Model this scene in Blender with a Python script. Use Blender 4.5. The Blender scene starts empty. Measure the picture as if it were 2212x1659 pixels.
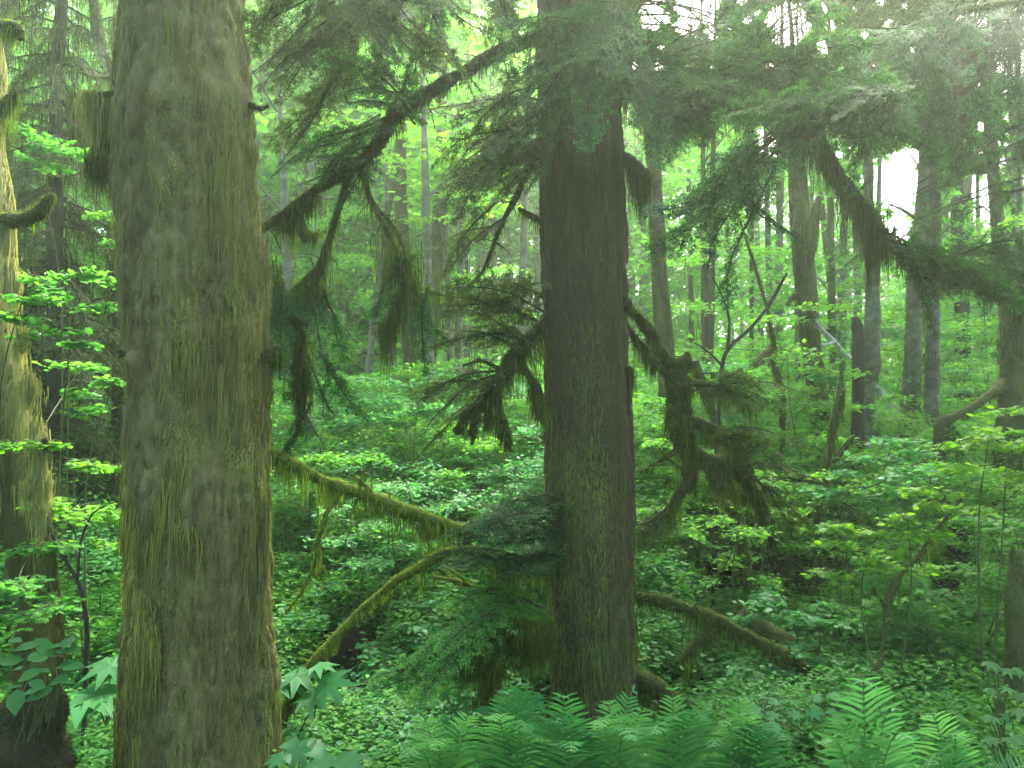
import bpy, math, random
import numpy as np
from mathutils import Vector

SC = bpy.context.scene
COL = SC.collection
RNG = np.random.default_rng(11)
random.seed(5)
R = math.radians

# ------------------------------------------------------------------ camera
CAM = np.array((0.0, 0.0, 1.9))
PITCH = R(3.4)
FPX, CX, CY = 1685.0, 1106.0, 829.5          # focal length and centre on a 2212 x 1659 print
cs, sn = math.cos(PITCH), math.sin(PITCH)


def P(u, v, d):
    """the point d metres in front of the camera that shows at (u, v) on the print"""
    x = (u - CX) / FPX
    y = (CY - v) / FPX
    w = np.array((x, cs - y * sn, sn + y * cs))
    return CAM + w * (d / w[1])


def project(p):
    q = np.asarray(p) - CAM
    f = q[..., 1] * cs + q[..., 2] * sn
    up = -q[..., 1] * sn + q[..., 2] * cs
    f = np.where(f < .05, .05, f)
    return CX + FPX * q[..., 0] / f, CY - FPX * up / f


GAPS = [(1938, 396, 1.85), (1500, 25, 1.3), (1405, 30, 1.0), (1700, 55, 1.2), (2110, 415, 1.0), (2200, 95, 1.5), (1650, 300, .8), (1935, 490, .9), (2120, 470, .7)]
_r = random.Random(8)
GAPS += [(_r.uniform(1340, 2212), _r.uniform(0, 150), _r.uniform(.14, .38)) for _ in range(60)] + [(_r.uniform(2060, 2212), _r.uniform(0, 420), _r.uniform(.14, .40)) for _ in range(34)] + [(_r.uniform(1600, 1760), _r.uniform(240, 340), _r.uniform(.15, .35)) for _ in range(8)]


def _u(a):
    return a / np.maximum(np.linalg.norm(a, axis=-1, keepdims=True), 1e-9)


GAPDIR = np.array([_u(P(u_, v_, 30) - CAM) for u_, v_, _ in GAPS])
GAPRAD = np.array([a_ for _, _, a_ in GAPS])


def in_gap(c):
    # openings in the canopy where the wood lets the sky through
    d = _u(np.asarray(c, float) - CAM)
    wob = .22 + .55 * vnoise(d * 70, 5) + .4 * vnoise(d * 190, 6)      # ragged rims
    ang = np.degrees(np.arccos(np.clip(d @ GAPDIR.T, -1, 1)))
    return (ang < GAPRAD * (1 + .8 * np.clip(wob, -1, .3))[..., None]).any(-1)


OPEN = in_gap


def px(w, d):
    return w / FPX * d


# ------------------------------------------------------------------ noise
def vnoise(p, seed=0):
    p = np.asarray(p, float)
    i = np.floor(p).astype(np.int64)
    f = p - i
    f = f * f * (3 - 2 * f)

    def h(a, b, c):
        n = (a * 374761393 + b * 668265263 + c * 1442695041 + seed * 974711) & 0xffffffff
        n = ((n ^ (n >> 13)) * 1274126177) & 0xffffffff
        return ((n ^ (n >> 16)) & 0xffff) / 32767.5 - 1

    x, y, z = i[..., 0], i[..., 1], i[..., 2]
    fx, fy, fz = f[..., 0], f[..., 1], f[..., 2]
    o = 0
    for dx in (0, 1):
        for dy in (0, 1):
            for dz in (0, 1):
                o = o + h(x + dx, y + dy, z + dz) * (fx if dx else 1 - fx) * (fy if dy else 1 - fy) * (fz if dz else 1 - fz)
    return o


def unit(a):
    return a / np.maximum(np.linalg.norm(a, axis=-1, keepdims=True), 1e-9)


# ------------------------------------------------------------------ mesh accumulator
class G:
    def __init__(s):
        s.v, s.f, s.t, s.n = [], {}, {}, 0

    def add(s, v, faces, tint=0.5):
        v = np.asarray(v, float).reshape(-1, 3)
        faces = np.asarray(faces, np.int64)
        k = faces.shape[1]
        s.v.append(v)
        s.f.setdefault(k, []).append(faces + s.n)
        t = np.broadcast_to(np.asarray(tint, float), (len(faces),)) if np.ndim(tint) < 2 else tint
        s.t.setdefault(k, []).append(np.array(t))
        s.n += len(v)

    def empty(s):
        return s.n == 0

    def build(s, name, mat, parent=None, smooth=False, origin=None):
        me = bpy.data.meshes.new(name)
        v = np.concatenate(s.v)
        off = np.zeros(3)
        if parent is not None:
            r = parent
            while r.parent is not None:
                r = r.parent
            off = np.array(r.location)
        elif origin is not None:
            off = np.asarray(origin, float)
        v = v - off
        ks = sorted(s.f)
        fs = [np.concatenate(s.f[k]) for k in ks]
        ts = np.concatenate([np.concatenate(s.t[k]) for k in ks])
        loops = np.concatenate([f.ravel() for f in fs])
        tot = np.concatenate([np.full(len(f), k) for f, k in zip(fs, ks)])
        start = np.concatenate([[0], np.cumsum(tot)[:-1]])
        me.vertices.add(len(v))
        me.vertices.foreach_set('co', v.astype(np.float32).ravel())
        me.loops.add(len(loops))
        me.loops.foreach_set('vertex_index', loops.astype(np.int32))
        me.polygons.add(len(tot))
        me.polygons.foreach_set('loop_start', start.astype(np.int32))
        me.polygons.foreach_set('loop_total', tot.astype(np.int32))
        if smooth:
            me.polygons.foreach_set('use_smooth', np.ones(len(tot), bool))
        a = me.attributes.new('tint', 'FLOAT', 'FACE')
        a.data.foreach_set('value', ts.astype(np.float32))
        me.update(calc_edges=True)
        me.materials.append(mat)
        o = bpy.data.objects.new(name, me)
        COL.objects.link(o)
        if parent is not None:
            o.parent = parent
        else:
            o.location = off
        return o


def tag(o, label=None, cat=None, group=None, kind=None):
    if label:
        o['label'] = label
    if cat:
        o['category'] = cat
    if group:
        o['group'] = group
    if kind:
        o['kind'] = kind
    return o


def thing(name, loc, label, cat, group=None):
    o = bpy.data.objects.new(name, None)
    o.empty_display_size = .1
    o.location = Vector(loc)
    COL.objects.link(o)
    return tag(o, label, cat, group)


# ------------------------------------------------------------------ tubes
def smooth_path(pts, rad, step):
    pts = np.asarray(pts, float)
    rad = np.asarray(rad, float)
    p = np.vstack([2 * pts[0] - pts[1], pts, 2 * pts[-1] - pts[-2]])
    r = np.concatenate([[rad[0]], rad, [rad[-1]]])
    out, ro = [], []
    for i in range(1, len(p) - 2):
        L = np.linalg.norm(p[i + 1] - p[i])
        n = max(2, int(math.ceil(L / step)))
        t = np.linspace(0, 1, n, endpoint=False)[:, None]
        a, b, c, d = p[i - 1], p[i], p[i + 1], p[i + 2]
        out.append(.5 * (2 * b + (c - a) * t + (2 * a - 5 * b + 4 * c - d) * t ** 2 + (3 * b - a - 3 * c + d) * t ** 3))
        ro.append(r[i] + (r[i + 1] - r[i]) * (t[:, 0] ** 2 * (3 - 2 * t[:, 0])))
    out.append(p[-2:-1])
    ro.append(r[-2:-1])
    return np.concatenate(out), np.concatenate(ro)


def frames(p):
    t = unit(np.gradient(p, axis=0))
    n = np.zeros_like(p)
    ref = np.array((1.0, 0, 0)) if abs(t[0, 0]) < .8 else np.array((0, 1.0, 0))
    n[0] = unit(ref - t[0] * ref.dot(t[0]))
    for i in range(1, len(p)):
        q = n[i - 1] - t[i] * n[i - 1].dot(t[i])
        n[i] = q / max(np.linalg.norm(q), 1e-9)
    return t, n, np.cross(t, n)


class Surf:
    """points and outward normals of a tube, to hang moss on"""
    def __init__(s, p, n, t):
        s.p, s.n, s.t = p, n, t


def tube(g, pts, rad, step=.03, ns=14, bump=(), seed=0, tint=.5, cap=True, extra=None):
    p, r = smooth_path(pts, rad, step)
    t, n, b = frames(p)
    a = np.linspace(0, 2 * np.pi, ns, endpoint=False)
    dirs = n[:, None] * np.cos(a)[None, :, None] + b[:, None] * np.sin(a)[None, :, None]
    v = p[:, None] + dirs * r[:, None, None]
    disp = np.zeros(v.shape[:2])
    for k, (amp, sx, sz) in enumerate(bump):
        nz = vnoise(v * np.array((sx, sx, sz)), seed + k * 17)
        disp += amp * nz if amp > 0 else -amp * (np.minimum(np.abs(nz) * 2.2, 1) - .7)      # a negative size means furrows
    if extra is not None:
        disp += extra(v)
    v = v + dirs * disp[..., None]
    m = len(p)
    i = np.arange(m - 1)[:, None] * ns
    j = np.arange(ns)[None]
    q = np.stack([i + j, i + (j + 1) % ns, i + ns + (j + 1) % ns, i + ns + j], -1).reshape(-1, 4)
    vv = v.reshape(-1, 3)
    g.add(vv, q, tint)
    if cap:
        for e, s_ in ((0, -1), (m - 1, 1)):
            c = p[e] + t[e] * s_ * r[e] * .5
            ring = v[e]
            idx = np.stack([np.arange(ns), (np.arange(ns) + 1) % ns, np.full(ns, ns)], 1)
            if s_ < 0:
                idx = idx[:, ::-1]
            g.add(np.vstack([ring, c]), idx, tint)
    return Surf(v, dirs, t)


# ------------------------------------------------------------------ moss and fibres
def strips(g, base, d1, d2, length, width, side, tint):
    L, W = length[:, None], width[:, None]
    m = base + d1 * L * .45
    e = m + d2 * L * .55
    v = np.stack([base - side * W * .5, base + side * W * .5, m + side * W * .42, m - side * W * .42, e], 1)
    k = np.arange(len(base))[:, None] * 5
    g.add(v.reshape(-1, 3), np.concatenate([k + np.array([[0, 1, 2, 3]])]), tint)
    g.f.setdefault(3, []).append(k + np.array([[3, 2, 4]]) + g.n - len(v) * 5)
    g.t.setdefault(3, []).append(np.array(np.broadcast_to(tint, (len(base),))))


def rand_unit(n, rng=RNG):
    return unit(rng.normal(size=(n, 3)))


def sample(surf, n, rng, lo=0.0, hi=1.0):
    m, ns = surf.p.shape[:2]
    i = (lo + (hi - lo) * rng.random(n)) * (m - 1)
    j = rng.integers(0, ns, n)
    i0 = np.clip(i.astype(int), 0, m - 2)
    f = (i - i0)[:, None]
    p = surf.p[i0, j] * (1 - f) + surf.p[i0 + 1, j] * f
    g2 = rng.random(n)[:, None]
    p = p * (1 - g2) + (surf.p[i0, (j + 1) % ns] * (1 - f) + surf.p[i0 + 1, (j + 1) % ns] * f) * g2
    return p, unit(surf.n[i0, j] * (1 - g2) + surf.n[i0, (j + 1) % ns] * g2)


def area(surf):
    d = np.linalg.norm(np.diff(surf.p[:, 0], axis=0), axis=1).sum()
    r = np.linalg.norm(surf.p - surf.p.mean(1, keepdims=True), axis=2).mean()
    return d * 2 * math.pi * r


def moss(g, surf, dens=9000, fuzz=.014, hang=.10, width=.004, seed=0, lo=0, hi=1, clump=5.0, tint=(.2, .9), hangdens=.5):
    """short fuzz all round a limb, and strands that hang off its underside in uneven bunches"""
    rng = np.random.default_rng(seed + 101)
    n = int(area(surf) * (hi - lo) * dens)
    if n < 4:
        return
    p, nn = sample(surf, n, rng, lo, hi)
    down = np.array((0, 0, -1.0))
    d = unit(nn + rand_unit(n, rng) * .7 + down * .35)
    ln = fuzz * rng.uniform(.4, 1.5, n)
    sd = unit(np.cross(d, rand_unit(n, rng)))
    up = nn[:, 2] * .5 + .5  # upward fuzz gets a lighter tint, light from above put into the colour
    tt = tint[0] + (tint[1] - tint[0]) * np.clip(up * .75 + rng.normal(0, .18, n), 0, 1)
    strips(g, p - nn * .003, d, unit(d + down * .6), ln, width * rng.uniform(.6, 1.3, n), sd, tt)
    k = int(n * hangdens)
    p, nn = sample(surf, k, rng, lo, hi)
    keep = nn[:, 2] < .25
    p, nn = p[keep], nn[keep]
    c = np.clip(.32 + 1.6 * vnoise(p * clump, seed) + .9 * vnoise(p * clump * 3.1, seed + 3), .05, 2.3)
    ln = hang * c * rng.uniform(.15, 1.3, len(p)) ** 1.2
    d1 = unit(down + nn * .25 + rand_unit(len(p), rng) * .16)
    d2 = unit(down + rand_unit(len(p), rng) * .16)
    sd = unit(np.cross(d1, rand_unit(len(p), rng)))
    tt = tint[0] + (tint[1] - tint[0]) * np.clip(rng.normal(.55, .28, len(p)), 0, 1)
    strips(g, p, d1, d2, ln, width * rng.uniform(.6, 1.5, len(p)), sd, tt)


def curtain(g, top, n, length, spread, width=.004, seed=0, tint=(.1, .9)):
    """a bunch of long strands hanging from points along a line"""
    rng = np.random.default_rng(seed + 7)
    top = np.asarray(top, float)
    s = rng.random(n) * (len(top) - 1)
    i = np.clip(s.astype(int), 0, len(top) - 2)
    f = (s - i)[:, None]
    b = top[i] * (1 - f) + top[i + 1] * f + rng.normal(0, spread, (n, 3))
    c = np.clip(.6 + 1.0 * vnoise(b * 9, seed) + .5 * vnoise(b * 26, seed + 1), .08, 1.9)
    down = np.array((0, 0, -1.0))
    d1 = unit(down + rand_unit(n, rng) * .12)
    d2 = unit(down + rand_unit(n, rng) * .14)
    ln = length * c * rng.uniform(.15, 1.3, n) ** 1.15
    sd = unit(np.cross(d1, rand_unit(n, rng)))
    strips(g, b, d1, d2, ln, width * rng.uniform(.6, 1.5, n), sd, rng.uniform(tint[0], tint[1], n))


def bark_fibres(g, surf, n, length, width, tintf, seed=0, lift=.003, lean=.12, out=.05, keep=None):
    """strands of moss and bark lying against a trunk"""
    rng = np.random.default_rng(seed + 31)
    p, nn = sample(surf, n, rng)
    if keep is not None:
        ok = keep(p, rng)
        p, nn = p[ok], nn[ok]
        n = len(p)
    down = np.array((0, 0, -1.0))
    tan = np.cross(nn, down)
    a = rng.normal(0, lean, n)[:, None] + .5 * vnoise(p * np.array((3, 3, 1.2)), seed)[:, None] * lean * 2
    d1 = unit(down + tan * a + nn * rng.uniform(.01, out * 2, n)[:, None])
    d2 = unit(down + tan * (a + rng.normal(0, lean, n)[:, None]) + nn * rng.uniform(-.06, out, n)[:, None])
    c = np.clip(.8 + .9 * vnoise(p * 6, seed + 5), .3, 1.8)
    strips(g, p + nn * lift, d1, d2, length * c * rng.uniform(.4, 1.3, n), width * rng.uniform(.6, 1.4, n),
           unit(tan + nn * rng.normal(0, .4, n)[:, None]), tintf(p, nn, rng))


# ------------------------------------------------------------------ conifer sprays
def needles(g, a, b, nrm, pitch, ln, wd, rng, tint, fan=1.0, tip=None):
    L = np.linalg.norm(b - a, axis=1)
    k = np.maximum(1, (L / pitch).astype(int))
    idx = np.repeat(np.arange(len(a)), k)
    t = rng.random(len(idx))[:, None]
    base = a[idx] * (1 - t) + b[idx] * t
    if OPEN is not None:
        ok = ~OPEN(base)
        idx, t, base = idx[ok], t[ok], base[ok]
        if not len(idx):
            return
    d = unit(b - a)[idx]
    nr = unit(nrm[idx] + rng.normal(0, .25, (len(idx), 3)))
    s = unit(np.cross(d, nr))
    sg = np.where(rng.random(len(idx)) < .5, -1.0, 1.0)[:, None]
    dd = unit(d * rng.uniform(.35, .8, len(idx))[:, None] + s * sg * fan + nr * rng.normal(0, .22, len(idx))[:, None])
    l = (ln * rng.uniform(.6, 1.25, len(idx)))[:, None]
    w = wd * rng.uniform(.8, 1.2, len(idx))[:, None]
    q = unit(np.cross(dd, nr))
    v = np.stack([base - q * w * .3, base + dd * l * .55 + q * w * .5, base + dd * l, base + dd * l * .5 - q * w * .5], 1)
    tt = np.clip(tint + rng.normal(0, .13, len(idx)) + .22 * (t[:, 0] - .5) + (0 if tip is None else (tip[idx] - .45) * .75), 0, 1)
    g.add(v.reshape(-1, 3), np.arange(len(idx))[:, None] * 4 + np.array([[0, 1, 2, 3]]), tt)


def bough(gt, gn, pts, W, r0=.008, sp=.028, pitch=.0040, ln=.020, wd=.0052, droop=.35, seed=0, tint=.4, sub=True, roll=0.0, start=.08, ang=55, dangle=.25):
    """one flat hemlock spray: a main twig with side twigs, side twigs with small shoots, needles on all of them"""
    rng = np.random.default_rng(seed + 977)
    p, r = smooth_path(pts, np.linspace(r0, r0 * .25, len(pts)), sp)
    tube(gt, p[::2] if len(p) > 6 else p, np.interp(np.linspace(0, 1, len(p[::2] if len(p) > 6 else p)), np.linspace(0, 1, len(r)), r), step=.06, ns=5, cap=False, tint=.4)
    t, _, _ = frames(p)
    m = len(p)
    up = np.array((0, 0, 1.0))
    A, B, N, Q = [], [], [], []
    for i in range(int(start * m), m):
        f = i / (m - 1)
        sv = np.cross(t[i], up)
        if np.linalg.norm(sv) < .15:
            sv = np.cross(t[i], np.array((0.3, 1, 0)))
        sv = unit(sv)
        nv = unit(np.cross(sv, t[i]))
        c_, s_ = math.cos(roll), math.sin(roll)
        sv, nv = sv * c_ + nv * s_, nv * c_ - sv * s_
        prof = min(1, f / .25 + .35) * (1 - f) ** .75 + .12
        for sgn in (-1, 1):
            if rng.random() < .16:
                continue
            L = W * prof * rng.uniform(.55, 1.15)
            th = R(ang + rng.normal(0, 9))
            d = unit(t[i] * math.cos(th) + sv * sgn * math.sin(th) + nv * rng.normal(0, .1))
            q = p[i] + t[i] * rng.uniform(-.5, .5) * sp
            ns_ = max(2, int(L / .045))
            sl = L / ns_
            for k in range(ns_):
                d2 = unit(d + np.array((0, 0, -1.0)) * droop * sl / max(W, .05) * 1.4 + rng.normal(0, .06, 3))
                e = q + d2 * sl
                A.append(q); B.append(e); N.append(nv); Q.append((k + .5) / ns_ * (.6 + .4 * f))
                if sub:
                    for s2 in (-1, 1):
                        if rng.random() < .8:
                            l2 = (L * (1 - k / ns_) * .42 + .012) * rng.uniform(.5, 1.1)
                            l2 = min(l2, .13)
                            th2 = R(48 + rng.normal(0, 10))
                            s3 = unit(np.cross(d2, nv))
                            d3 = unit(d2 * math.cos(th2) + s3 * s2 * math.sin(th2) + np.array((0, 0, -.15)) + rng.normal(0, .08, 3))
                            A.append(q + d2 * sl * rng.random()); B.append(A[-1] + d3 * l2); N.append(nv); Q.append(min(1, (k + 1.2) / ns_ * (.6 + .4 * f)))
                q, d = e, d2
    A, B, N = map(np.array, (A, B, N))
    needles(gn, A, B, N, pitch, ln, wd, rng, tint + .12 * rng.normal(), 1.0, np.array(Q))
    # twig wood as thin flat strips
    w = np.full(len(A), .0014)
    sd = unit(np.cross(B - A, N))
    v = np.stack([A - sd * w[:, None], A + sd * w[:, None], B + sd * w[:, None] * .5, B - sd * w[:, None] * .5], 1)
    gt.add(v.reshape(-1, 3), np.arange(len(A))[:, None] * 4 + np.array([[0, 1, 2, 3]]), .35)
    return A, B


# ------------------------------------------------------------------ leaves
def lobed(n, depth=.45, tooth=0):
    """a palmate leaf outline as a fan: centre near the stalk, lobes around"""
    pts = []
    for k in range(n):
        a = math.pi * (-.78 + 1.56 * k / (n - 1))
        R_ = .62 + .38 * math.cos(a * .62)
        pts.append((a, R_))
        if k < n - 1:
            a2 = math.pi * (-.78 + 1.56 * (k + .5) / (n - 1))
            pts.append((a2, (.62 + .38 * math.cos(a2 * .62)) * (1 - depth)))
    out = [(0.0, 0.0, 0.0)]
    for a, r in pts:
        out.append((.30 + r * math.cos(a) * .72, r * math.sin(a) * .72, -.10 * r * r))
    out[0] = (.30, 0, .02)
    v = np.array(out)
    m = len(pts)
    f = [(0, i, i + 1) for i in range(1, m)] + [(0, m, 1)]
    return v, np.array(f)


RHOMB = (np.array([(0, 0, 0), (.45, -.34, .05), (1, 0, -.04), (.45, .34, .05)]), np.array([(0, 1, 2), (0, 2, 3)]))
OVAL = (np.array([(0, 0, 0), (.25, -.24, .04), (.6, -.26, .03), (1, 0, -.06), (.6, .26, .03), (.25, .24, .04)]),
        np.array([(0, 1, 2, 3), (0, 3, 4, 5)]))
MAPLE = lobed(7, .38)
BROAD = None


def leaves(g, c, nrm, head, size, shape, tint):
    tv, tf = shape
    n = len(c)
    nrm = unit(nrm)
    h = unit(head - nrm * (head * nrm).sum(1, keepdims=True))
    s = np.cross(nrm, h)
    S = size[:, None, None]
    v = c[:, None] + S * (tv[None, :, 0, None] * h[:, None] + tv[None, :, 1, None] * s[:, None] + tv[None, :, 2, None] * nrm[:, None])
    f = (np.arange(n)[:, None, None] * len(tv) + tf[None]).reshape(-1, tf.shape[1])
    g.add(v.reshape(-1, 3), f, np.repeat(np.clip(tint, 0, 1), len(tf)))


def leaf_layer(g, c, rad, n, size, rng, shape=RHOMB, tint=.5, flat=.12, tilt=.35, tvar=.15):
    """a flat, roughly level spray of leaves around c"""
    a = rng.uniform(0, 2 * np.pi, n)
    r = rad * np.sqrt(rng.random(n))
    p = np.stack([c[0] + r * np.cos(a), c[1] + r * np.sin(a), c[2] + rng.normal(0, flat * rad, n) - .12 * r * r / max(rad, .01)], 1)
    nr = np.array((0, 0, 1.0)) + rng.normal(0, tilt, (n, 3))
    hd = np.stack([np.cos(a), np.sin(a), rng.normal(-.2, .2, n)], 1) + rng.normal(0, .6, (n, 3))
    leaves(g, p, nr, hd, size * rng.uniform(.6, 1.25, n), shape, tint + rng.normal(0, tvar, n))
HAZE = 0.0042

# ------------------------------------------------------------------ materials
def nodes(name):
    m = bpy.data.materials.new(name)
    m.use_nodes = True
    nt = m.node_tree
    nt.nodes.clear()
    out = nt.nodes.new('ShaderNodeOutputMaterial')
    return m, nt, out


def ramp_node(nt, src, stops):
    r = nt.nodes.new('ShaderNodeValToRGB')
    e = r.color_ramp.elements
    e[0].position, e[0].color = stops[0][0], (*stops[0][1], 1)
    e[1].position, e[1].color = stops[-1][0], (*stops[-1][1], 1)
    for p_, c in stops[1:-1]:
        x = e.new(p_)
        x.color = (*c, 1)
    nt.links.new(src, r.inputs[0])
    return r.outputs[0]


def noise_node(nt, scale, detail=4, stretch=None, rough=.55):
    tc = nt.nodes.new('ShaderNodeTexCoord')
    src = tc.outputs['Object']
    if stretch:
        mp = nt.nodes.new('ShaderNodeMapping')
        mp.inputs['Scale'].default_value = stretch
        nt.links.new(src, mp.inputs[0])
        src = mp.outputs[0]
    n = nt.nodes.new('ShaderNodeTexNoise')
    n.inputs['Scale'].default_value = scale
    n.inputs['Detail'].default_value = detail
    n.inputs['Roughness'].default_value = rough
    nt.links.new(src, n.inputs['Vector'])
    return n.outputs['Fac']


def leafy(name, stops, trans=.45, rough=.5, spec=.35, tgain=1.6, tyel=(1.0, 1.0, .6)):
    """thin leaf: some light is thrown back, some comes through"""
    m, nt, out = nodes(name)
    at = nt.nodes.new('ShaderNodeAttribute')
    at.attribute_name = 'tint'
    col = ramp_node(nt, at.outputs['Fac'], stops)
    b = nt.nodes.new('ShaderNodeBsdfPrincipled')
    b.inputs['Roughness'].default_value = rough
    b.inputs['Specular IOR Level'].default_value = spec
    nt.links.new(col, b.inputs['Base Color'])
    mul = nt.nodes.new('ShaderNodeMix')
    mul.data_type = 'RGBA'
    mul.blend_type = 'MULTIPLY'
    mul.clamp_result = False
    mul.inputs[0].default_value = 1
    nt.links.new(col, mul.inputs[6])
    mul.inputs[7].default_value = (tgain * tyel[0], tgain * tyel[1], tgain * tyel[2], 1)
    t = nt.nodes.new('ShaderNodeBsdfTranslucent')
    nt.links.new(mul.outputs[2], t.inputs[0])
    mx = nt.nodes.new('ShaderNodeMixShader')
    mx.inputs[0].default_value = trans
    nt.links.new(b.outputs[0], mx.inputs[1])
    nt.links.new(t.outputs[0], mx.inputs[2])
    nt.links.new(mx.outputs[0], out.inputs[0])
    return m


def barky(name, stops, scale=6, stretch=(1, 1, .25), bump=.4, bscale=40, bstretch=(1, 1, .22), rough=.9, use_tint=0.0, dist=.02):
    m, nt, out = nodes(name)
    f = noise_node(nt, scale, 6, stretch, .65)
    if use_tint:
        at = nt.nodes.new('ShaderNodeAttribute')
        at.attribute_name = 'tint'
        mm = nt.nodes.new('ShaderNodeMix')
        mm.data_type = 'FLOAT'
        mm.inputs[0].default_value = use_tint
        nt.links.new(f, mm.inputs[2])
        nt.links.new(at.outputs['Fac'], mm.inputs[3])
        f = mm.outputs[0]
    col = ramp_node(nt, f, stops)
    b = nt.nodes.new('ShaderNodeBsdfPrincipled')
    b.inputs['Roughness'].default_value = rough
    b.inputs['Specular IOR Level'].default_value = .15
    nt.links.new(col, b.inputs['Base Color'])
    n2 = noise_node(nt, bscale, 5, bstretch, .7)
    bp = nt.nodes.new('ShaderNodeBump')
    bp.inputs['Strength'].default_value = bump
    bp.inputs['Distance'].default_value = dist
    nt.links.new(n2, bp.inputs['Height'])
    nt.links.new(bp.outputs[0], b.inputs['Normal'])
    nt.links.new(b.outputs[0], out.inputs[0])
    return m


M = {}
M['spruce_bark'] = barky('spruce_bark', [(.30, (.054, .048, .019)), (.50, (.096, .089, .036)), (.70, (.155, .138, .062))], 9, (1, 1, .35), .7, 60, (1, 1, .35))
M['hemlock_bark'] = barky('hemlock_bark', [(.30, (.022, .019, .009)), (.52, (.046, .041, .020)), (.72, (.092, .083, .048))], 10, (1, 1, .3), .9, 50, (1, 1, .3), use_tint=.45)
M['limb_bark'] = barky('limb_bark', [(.3, (.014, .015, .007)), (.7, (.038, .042, .015))], 14, None, .5, 60, None)
M['alder_bark'] = barky('alder_bark', [(.28, (.04, .045, .028)), (.5, (.088, .094, .064)), (.72, (.19, .195, .15))], 5, (1, 1, 1.2), .3, 30, (1, 1, 3), .8)
M['mossy_bark'] = barky('mossy_bark', [(.28, (.020, .022, .010)), (.5, (.05, .058, .020)), (.75, (.10, .115, .035))], 5, (1, 1, .5), .6, 40, (1, 1, .4))
M['dark_bark'] = barky('dark_bark', [(.3, (.018, .017, .012)), (.7, (.05, .046, .034))], 7, (1, 1, .3), .6, 40, (1, 1, .3))
M['bleached_wood'] = barky('bleached_wood', [(.3, (.14, .14, .11)), (.55, (.38, .38, .34)), (.7, (.6, .6, .56))], 8, None, .3, 40, None)
M['rotten_wood'] = barky('rotten_wood', [(.3, (.005, .006, .003)), (.7, (.016, .017, .008))], 9, None, .8, 30, (1, 1, .4))
M['soil'] = barky('soil', [(.3, (.012, .012, .007)), (.6, (.03, .032, .014)), (.8, (.05, .06, .02))], 2.2, None, .7, 14, None, dist=.05)

M['moss_skin'] = barky('moss_skin', [(.3, (.045, .062, .008)), (.5, (.085, .115, .012)), (.72, (.15, .19, .018))], 22, None, .8, 120, None)
M['dark_moss_skin'] = barky('dark_moss_skin', [(.3, (.014, .018, .005)), (.7, (.045, .055, .012))], 18, None, .8, 100, None)
M['pale_bark'] = barky('pale_bark', [(.28, (.12, .13, .10)), (.5, (.34, .36, .32)), (.72, (.55, .57, .52))], 4, (1, 1, .8), .3, 30, (1, 1, 3), .8)
M['trunk_moss'] = leafy('trunk_moss', [(0, (.088, .078, .030)), (.3, (.124, .118, .038)), (.6, (.122, .144, .032)), (.85, (.18, .19, .036)), (1, (.27, .25, .05))], .15, .8, .1, 1.3)
M['dark_trunk_moss'] = leafy('dark_trunk_moss', [(0, (.066, .058, .020)), (.35, (.092, .094, .024)), (.65, (.084, .120, .022)), (1, (.19, .21, .036))], .15, .8, .1, 1.3)
M['limb_moss'] = leafy('limb_moss', [(0, (.016, .022, .005)), (.5, (.056, .090, .012)), (1, (.205, .285, .022))], .32, .8, .06, 1.8, (.85, 1, .4))
M['gold_moss'] = leafy('gold_moss', [(0, (.07, .072, .02)), (.5, (.17, .18, .055)), (1, (.32, .33, .12))], .28, .8, .08, 1.4, (1, .98, .6))
M['needles'] = leafy('needles', [(0, (.008, .038, .012)), (.5, (.021, .078, .022)), (.8, (.040, .122, .030)), (1, (.075, .19, .042))], .36, .6, .1, 1.6, (.9, 1, .55))
M['dull_needles'] = leafy('dull_needles', [(0, (.018, .040, .010)), (.5, (.046, .084, .020)), (1, (.10, .155, .036))], .36, .6, .1, 1.6, (.95, 1, .5))
M['fresh_needles'] = leafy('fresh_needles', [(0, (.024, .095, .022)), (.5, (.050, .17, .032)), (1, (.11, .28, .045))], .42, .55, .12, 1.8, (.92, 1, .45))
M['leaf'] = leafy('leaf', [(0, (.022, .100, .024)), (.35, (.044, .165, .032)), (.7, (.078, .225, .032)), (1, (.14, .29, .028))], .5, .55, .12, 2.0, (.92, 1, .45))
M['leaf_bright'] = leafy('leaf_bright', [(0, (.050, .17, .018)), (.5, (.090, .24, .020)), (1, (.155, .32, .020))], .52, .5, .15, 1.8, (.98, 1, .34))
M['leaf_far'] = leafy('leaf_far', [(0, (.030, .118, .026)), (.4, (.056, .180, .032)), (.75, (.088, .240, .032)), (1, (.145, .31, .030))], .54, .55, .12, 2.1, (.88, 1, .45))
M['leaf_cool'] = leafy('leaf_cool', [(0, (.024, .120, .036)), (.5, (.046, .190, .056)), (1, (.085, .26, .075))], .45, .5, .16, 1.8, (.9, 1, .6))
M['fern_leaf'] = leafy('fern_leaf', [(0, (.016, .080, .028)), (.5, (.038, .140, .046)), (1, (.085, .220, .066))], .42, .6, .14, 1.7, (.86, 1, .58))
M['midrib'] = barky('midrib', [(.3, (.045, .11, .03)), (.7, (.08, .16, .04))], 20, None, .1, 60, None)
M['stem'] = barky('stem', [(.3, (.035, .045, .018)), (.7, (.085, .10, .04))], 20, None, .2, 60, None)

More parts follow.
